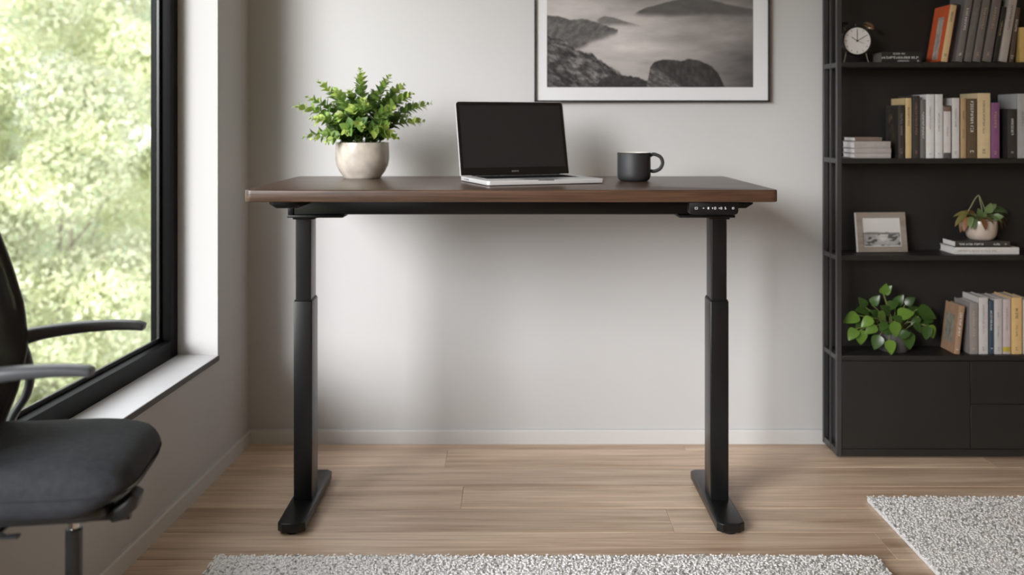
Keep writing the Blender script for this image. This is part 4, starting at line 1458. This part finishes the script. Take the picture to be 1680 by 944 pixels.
# ------------------------------------------------------------------ leafy plant on the lowest open shelf
yl = 3.770
lx_, _ = P(1466, 0, yl)
lp = thing('potted_plant', 'dark pot of heart-shaped glossy green leaves on the lowest open shelf', 'plant', (lx_, yl, Z4 + 0.0002))
lr, lh = 0.066, 0.078
obj('pot', lathe([(0, 0.001), (lr * 0.74, 0.0), (lr * 0.80, 0.002), (lr * 0.93, lh * 0.3), (lr, lh * 0.7), (lr, lh), (lr * 0.93, lh), (lr * 0.91, lh * 0.85)], 40), mat('dark_stone_pot', (0.06, 0.056, 0.055), 0.55, noise=(40, 0.25)), lp)
obj('soil', lathe([(0, lh * 0.9), (lr * 0.9, lh * 0.88), (lr * 0.9, lh * 0.8), (0, lh * 0.8)], 24), M_SOIL, lp)
HL = [mat('heart_leaf_%s' % k, c, 0.3, rand=0.25, transl=0.22) for k, c in (('light', (0.11, 0.205, 0.030)), ('dark', (0.040, 0.088, 0.016)))]
heart = [leaf_mesh('leaf', 0.062, 0.0245, 0.22, 0.22, 0.62, m, 9) for m in HL]
r_ = random.Random(5)
hl = [  # leaf base px, tip px, depth offset, tone
    (1409, 518, 1384, 526, -0.02, 0), (1431, 522, 1413, 534, -0.05, 0), (1438, 535, 1419, 545, -0.06, 0), (1405, 540, 1388, 556, -0.05, 0),
    (1412, 541, 1413, 566, -0.055, 0), (1441, 512, 1455, 527, -0.05, 0), (1472, 518, 1499, 510, -0.03, 0), (1466, 528, 1470, 553, -0.07, 0),
    (1458, 558, 1461, 582, -0.085, 0), (1520, 535, 1517, 556, -0.03, 1), (1523, 534, 1533, 556, -0.02, 0), (1508, 520, 1495, 530, -0.02, 1),
    (1455, 504, 1474, 495, -0.01, 1), (1449, 483, 1450, 467, 0.0, 0), (1450, 482, 1457, 470, 0.0, 0), (1420, 505, 1411, 490, 0.0, 1),
    (1430, 500, 1437, 487, 0.0, 1), (1485, 500, 1497, 488, 0.01, 1), (1505, 508, 1534, 518, 0.0, 1), (1478, 540, 1485, 560, -0.06, 1),
    (1443, 550, 1433, 574, -0.065, 1), (1487, 545, 1493, 574, -0.055, 1), (1500, 530, 1510, 545, -0.03, 1), (1425, 510, 1402, 506, 0.02, 1),
    (1470, 500, 1478, 482, 0.02, 1), (1436, 528, 1420, 520, -0.01, 1), (1490, 515, 1512, 505, 0.03, 1), (1460, 515, 1444, 500, -0.02, 1),
    (1448, 545, 1462, 540, -0.06, 1), (1480, 528, 1466, 520, -0.05, 1), (1494, 522, 1482, 510, -0.02, 1), (1440, 520, 1427, 508, -0.02, 1),
    (1475, 552, 1488, 545, -0.07, 1), (1415, 528, 1400, 538, -0.02, 1), (1510, 528, 1524, 524, 0.0, 1), (1455, 530, 1440, 540, -0.05, 1)]
for (bx, by, tx, ty, dy, tone) in hl:
    X0, Z0 = P(bx, by, yl + dy)
    X1, Z1_ = P(tx, ty, yl + dy)
    bpos = Vector((X0 - lx_, dy, Z0 - Z4))
    d = Vector((X1 - X0, r_.uniform(-0.6, -0.1) * 0.04, Z1_ - Z0))
    L = max(0.034, Vector((X1 - X0, 0, Z1_ - Z0)).length)
    sc = max(L / 0.062, 0.72) * r_.uniform(0.96, 1.08)
    s0 = Vector((bpos.x * 0.2, bpos.y * 0.25, lh * 0.88))
    mid = s0.lerp(bpos, 0.5) + Vector((0, 0, 0.02))
    obj('leaf_stalk', sweep([Vector(p) for p in catmull([s0, mid, bpos], 4)], [0.0015] * 9, 6), M_STEM, lp)
    put_leaf(heart[tone], lp, leaf_frame(bpos, d, (0.25 * d.x / L - 0.1, -1, 0.75), sc))

# ------------------------------------------------------------------ office chair
CHX, CHY, CHA = -0.940, 2.08, R(8)
chair = thing('office_chair', 'black mesh back office chair with grey fabric seat by the window', 'chair', (CHX, CHY, 0), CHA)
M_FABRIC = mat('charcoal_fabric', (0.027, 0.030, 0.037), 0.9, noise=(60, 0.22), bump=(420, 0.25))
M_PLASTIC = mat('satin_black_plastic', (0.016, 0.017, 0.018), 0.35)
M_ARMTOP = mat('armrest_grey', (0.06, 0.063, 0.07), 0.35)
M_CHROME = mat('chrome', (0.55, 0.55, 0.56), 0.2, 1.0)


def cushion(hx, hy, hz, nx=28, ny=26, nz=10, ex=5.0, ez=3.2):
    """Rounded-box surface from a subdivided cube."""
    bm = bmesh.new()
    bmesh.ops.create_cube(bm, size=2)
    bmesh.ops.subdivide_edges(bm, edges=bm.edges[:], cuts=15, use_grid_fill=True)
    for v in bm.verts:
        x, y, z = v.co
        m = max(abs(x), abs(y), abs(z))
        d = (abs(x) ** ex + abs(y) ** ex + abs(z) ** ez) ** (1 / ex)
        s = m / max(d, 1e-6)
        v.co = Vector((x * s * hx, y * s * hy, z * s * hz))
    return bm


SZ = 0.546          # cushion centre height
bm = cushion(0.190, 0.188, 0.058)
for v in bm.verts:
    x, y_, z = v.co
    f = max(0, (x - 0.02) / 0.175)
    z -= 0.020 * f * f if z > 0 else 0.0
    z += 0.006 * (1 - (y_ / 0.188) ** 2) if z > 0 else 0
    if z < 0:                       # undercut nose
        x -= 0.075 * f * (-z / 0.058)
    b_k = max(0, (-x - 0.08) / 0.115)
    z += 0.022 * b_k * b_k
    v.co = Vector((x, y_, z))
seat = obj('seat_cushion', bm, M_FABRIC, chair, (-0.030, 0, SZ))
# piping seam around the cushion
seam = []
for k in range(49):
    a = 2 * math.pi * k / 48
    c, s = math.cos(a), math.sin(a)
    x = 0.1905 * math.copysign(abs(c) ** 0.45, c)
    y_ = 0.1885 * math.copysign(abs(s) ** 0.45, s)
    f = max(0, (x - 0.02) / 0.175)
    bk = max(0, (-x - 0.08) / 0.115)
    seam.append((x - 0.004 * f, y_, -0.004 - 0.006 * f * f + 0.022 * bk * bk))
obj('seat_seam', sweep(seam, [0.0016] * len(seam), 6), mat('seam_dark', (0.018, 0.019, 0.021), 0.9), seat)
shell = prism(rrect(-0.19, 0.10, -0.15, 0.15, 0.05, 6), 0.478, 0.500, 0.006, 2)
obj('seat_shell', shell, M_PLASTIC, chair)
obj('tilt_mechanism', prism(rrect(-0.11, 0.10, -0.045, 0.045, 0.012, 4), 0.462, 0.4785, 0.005, 2), M_PLASTIC, chair)
obj('slide_rail', sweep([(-0.09, -0.075, 0.466), (0.02, -0.077, 0.463), (0.135, -0.078, 0.464)], [(0.012, 0.006), (0.011, 0.006), (0.012, 0.008)], 10, 3), M_PLASTIC, chair)
lev = sweep([(0.100, -0.08, 0.470), (0.120, -0.082, 0.478), (0.140, -0.083, 0.496), (0.150, -0.083, 0.514)], [(0.022, 0.016), (0.028, 0.019), (0.028, 0.018), (0.024, 0.011)], 14, 3.6)
obj('front_paddle', lev, M_PLASTIC, chair)
obj('side_lever', sweep([(-0.09, -0.045, 0.463), (-0.10, -0.15, 0.470), (-0.075, -0.192, 0.478), (-0.045, -0.196, 0.480)], [(0.005, 0.004), (0.005, 0.004), (0.009, 0.004), (0.010, 0.004)], 10, 2.5), M_PLASTIC, chair)
obj('gas_cylinder', cyl(0.0115, 0.30, 0.464, 24), M_CHROME, chair)
obj('cylinder_sleeve', cyl(0.0175, 0.10, 0.412, 28, 0.002), M_PLASTIC, chair)
hub = obj('base_hub', lathe([(0, 0.07), (0.036, 0.07), (0.04, 0.08), (0.036, 0.125), (0.026, 0.140), (0.0, 0.140)], 32), M_PLASTIC, chair)
for k in range(5):
    a = R(180 - CHA * 57.2958 + 36 + 72 * k)
    c, s = math.cos(a), math.sin(a)
    path = [(c * q, s * q, z) for q, z in ((0.02, 0.108), (0.08, 0.102), (0.15, 0.088), (0.205, 0.074))]
    leg_o = obj('base_leg', sweep(path, [(0.021, 0.017), (0.019, 0.015), (0.016, 0.012), (0.012, 0.008)], 12, 3.0), M_PLASTIC, chair)
    cst = bmesh.new()
    for q in (-1, 1):
        merge(cst, cyl(0.0255, q * 0.012 - 0.007, q * 0.012 + 0.007, 24, 0.002), Matrix.Translation((c * 0.2, s * 0.2, 0.0257)) @ Matrix.Rotation(a + 0.6, 4, 'Z') @ Matrix.Rotation(math.pi / 2, 4, 'X'))
    merge(cst, cyl(0.006, 0.03, 0.07, 12), Matrix.Translation((c * 0.2, s * 0.2, 0)))
    obj('caster', cst, M_STEEL2, leg_o)

# backrest: curved mesh panel in a frame
def back_x(z):
    zs_ = [0.56, 0.60, 0.68, 0.77, 0.86, 0.96, 1.08, 1.20]
    xs_ = [-0.235, -0.212, -0.186, -0.172, -0.182, -0.212, -0.252, -0.288]
    return float(np.interp(z, zs_, xs_))


def back_w(z):
    return float(np.interp(z, [0.56, 0.62, 0.75, 0.95, 1.12, 1.20], [0.11, 0.15, 0.178, 0.185, 0.172, 0.13]))


def back_mesh(th, shrink, nz=22, ny=18):
    bm = bmesh.new()
    grid = [[], []]
    for side in (0, 1):
        for i in range(nz + 1):
            z = 0.56 + shrink * 0.6 + (0.64 - 1.2 * shrink) * i / nz
            w = back_w(z) - shrink
            rowv = []
            for j in range(ny + 1):
                q = -1 + 2 * j / ny
                rowv.append(bm.verts.new((back_x(z) + 0.028 * q * q - 0.014 - side * th, q * w, z)))
            grid[side].append(rowv)
    for side in (0, 1):
        g = grid[side]
        for i in range(nz):
            for j in range(ny):
                bm.faces.new((g[i][j], g[i][j + 1], g[i + 1][j + 1], g[i + 1][j]))
    a, b = grid
    for i in range(nz):
        for j in (0, ny):
            bm.faces.new((a[i][j], a[i + 1][j], b[i + 1][j], b[i][j]))
    for j in range(ny):
        for i in (0, nz):
            bm.faces.new((a[i][j], a[i][j + 1], b[i][j + 1], b[i][j]))
    return bm


def mesh_fabric():
    m = bpy.data.materials.new('chair_mesh_fabric')
    m.use_nodes = True
    nt = m.node_tree
    b = nt.nodes['Principled BSDF']
    b.inputs['Base Color'].default_value = (0.014, 0.014, 0.014, 1)
    b.inputs['Roughness'].default_value = 0.8
    tc = nt.nodes.new('ShaderNodeTexCoord')
    sp_ = nt.nodes.new('ShaderNodeSeparateXYZ')
    nt.links.new(tc.outputs['Object'], sp_.inputs[0])
    outs = []
    for ax in ('Y', 'Z'):
        ml = nt.nodes.new('ShaderNodeMath'); ml.operation = 'MULTIPLY'; ml.inputs[1].default_value = 1 / 0.0042
        nt.links.new(sp_.outputs[ax], ml.inputs[0])
        fr = nt.nodes.new('ShaderNodeMath'); fr.operation = 'FRACT'
        nt.links.new(ml.outputs[0], fr.inputs[0])
        gt = nt.nodes.new('ShaderNodeMath'); gt.operation = 'GREATER_THAN'; gt.inputs[1].default_value = 0.55
        nt.links.new(fr.outputs[0], gt.inputs[0])
        outs.append(gt)
    an = nt.nodes.new('ShaderNodeMath'); an.operation = 'MULTIPLY'
    nt.links.new(outs[0].outputs[0], an.inputs[0])
    nt.links.new(outs[1].outputs[0], an.inputs[1])
    tr = nt.nodes.new('ShaderNodeBsdfTransparent')
    mx = nt.nodes.new('ShaderNodeMixShader')
    nt.links.new(an.outputs[0], mx.inputs['Fac'])
    nt.links.new(b.outputs[0], mx.inputs[1])
    nt.links.new(tr.outputs[0], mx.inputs[2])
    nt.links.new(mx.outputs[0], nt.nodes['Material Output'].inputs['Surface'])
    return m


obj('backrest', back_mesh(0.004, 0.006), mesh_fabric(), chair)
rim = []
for k in range(24):
    z = 0.56 + 0.64 * k / 23
    rim.append((back_x(z) + 0.012, back_w(z), z))
rim2 = [(x, -y_, z) for x, y_, z in rim[::-1]]
topb = [(back_x(1.2) + 0.028 * q * q - 0.014, 0.13 * q, 1.2 + 0.012 * (1 - q * q)) for q in (0.6, 0.2, -0.2, -0.6)]
botb = [(back_x(0.56) + 0.028 * q * q - 0.014, 0.11 * q, 0.56 - 0.006 * (1 - q * q)) for q in (-0.6, -0.2, 0.2, 0.6)]
ring = rim + topb + rim2 + botb + [rim[0], rim[1]]
obj('back_frame', sweep(ring, [(0.008, 0.0085)] * len(ring), 10, 2.6, up=(1, 0, 0)), M_PLASTIC, chair)
obj('back_upright', sweep([Vector(p) for p in catmull([(-0.10, 0, 0.465), (-0.22, 0, 0.472), (-0.262, 0, 0.52), (-0.250, 0, 0.62), (-0.232, 0, 0.74), (-0.236, 0, 0.86)], 6)], [(0.026, 0.011)] * 31, 12, 3, up=(1, 0, 0)), M_PLASTIC, chair)
for s in (-1, 1):
    yy = s * 0.212
    path = catmull([(-0.185, yy * 0.93, 0.778), (-0.14, yy * 0.98, 0.789), (-0.06, yy, 0.799), (0.02, yy, 0.803), (0.075, yy, 0.801), (0.098, yy, 0.797)], 6)
    n = len(path)
    sz = [(0.0155 + 0.004 * min(1, i / 12) - (0.003 if i == n - 1 else 0), float(np.interp(i / (n - 1), [0, 0.25, 0.6, 0.95, 1], [0.019, 0.015, 0.0115, 0.0095, 0.0065]))) for i in range(n)]
    obj('armrest', sweep([Vector(p) for p in path], sz, 16, 3.4), M_ARMTOP, chair)
    sup = catmull([(-0.178, yy * 0.94, 0.776), (-0.166, yy * 0.98, 0.735), (-0.160, yy, 0.69), (-0.168, yy, 0.645), (-0.198, yy, 0.595), (-0.205, yy * 0.98, 0.545), (-0.17, yy * 0.93, 0.492), (-0.11, yy * 0.62, 0.478)], 5)
    obj('arm_support', sweep([Vector(p) for p in sup], [(0.013, 0.0095)] * len(sup), 12, 2.8, up=(1, 0, 0)), M_PLASTIC, chair)
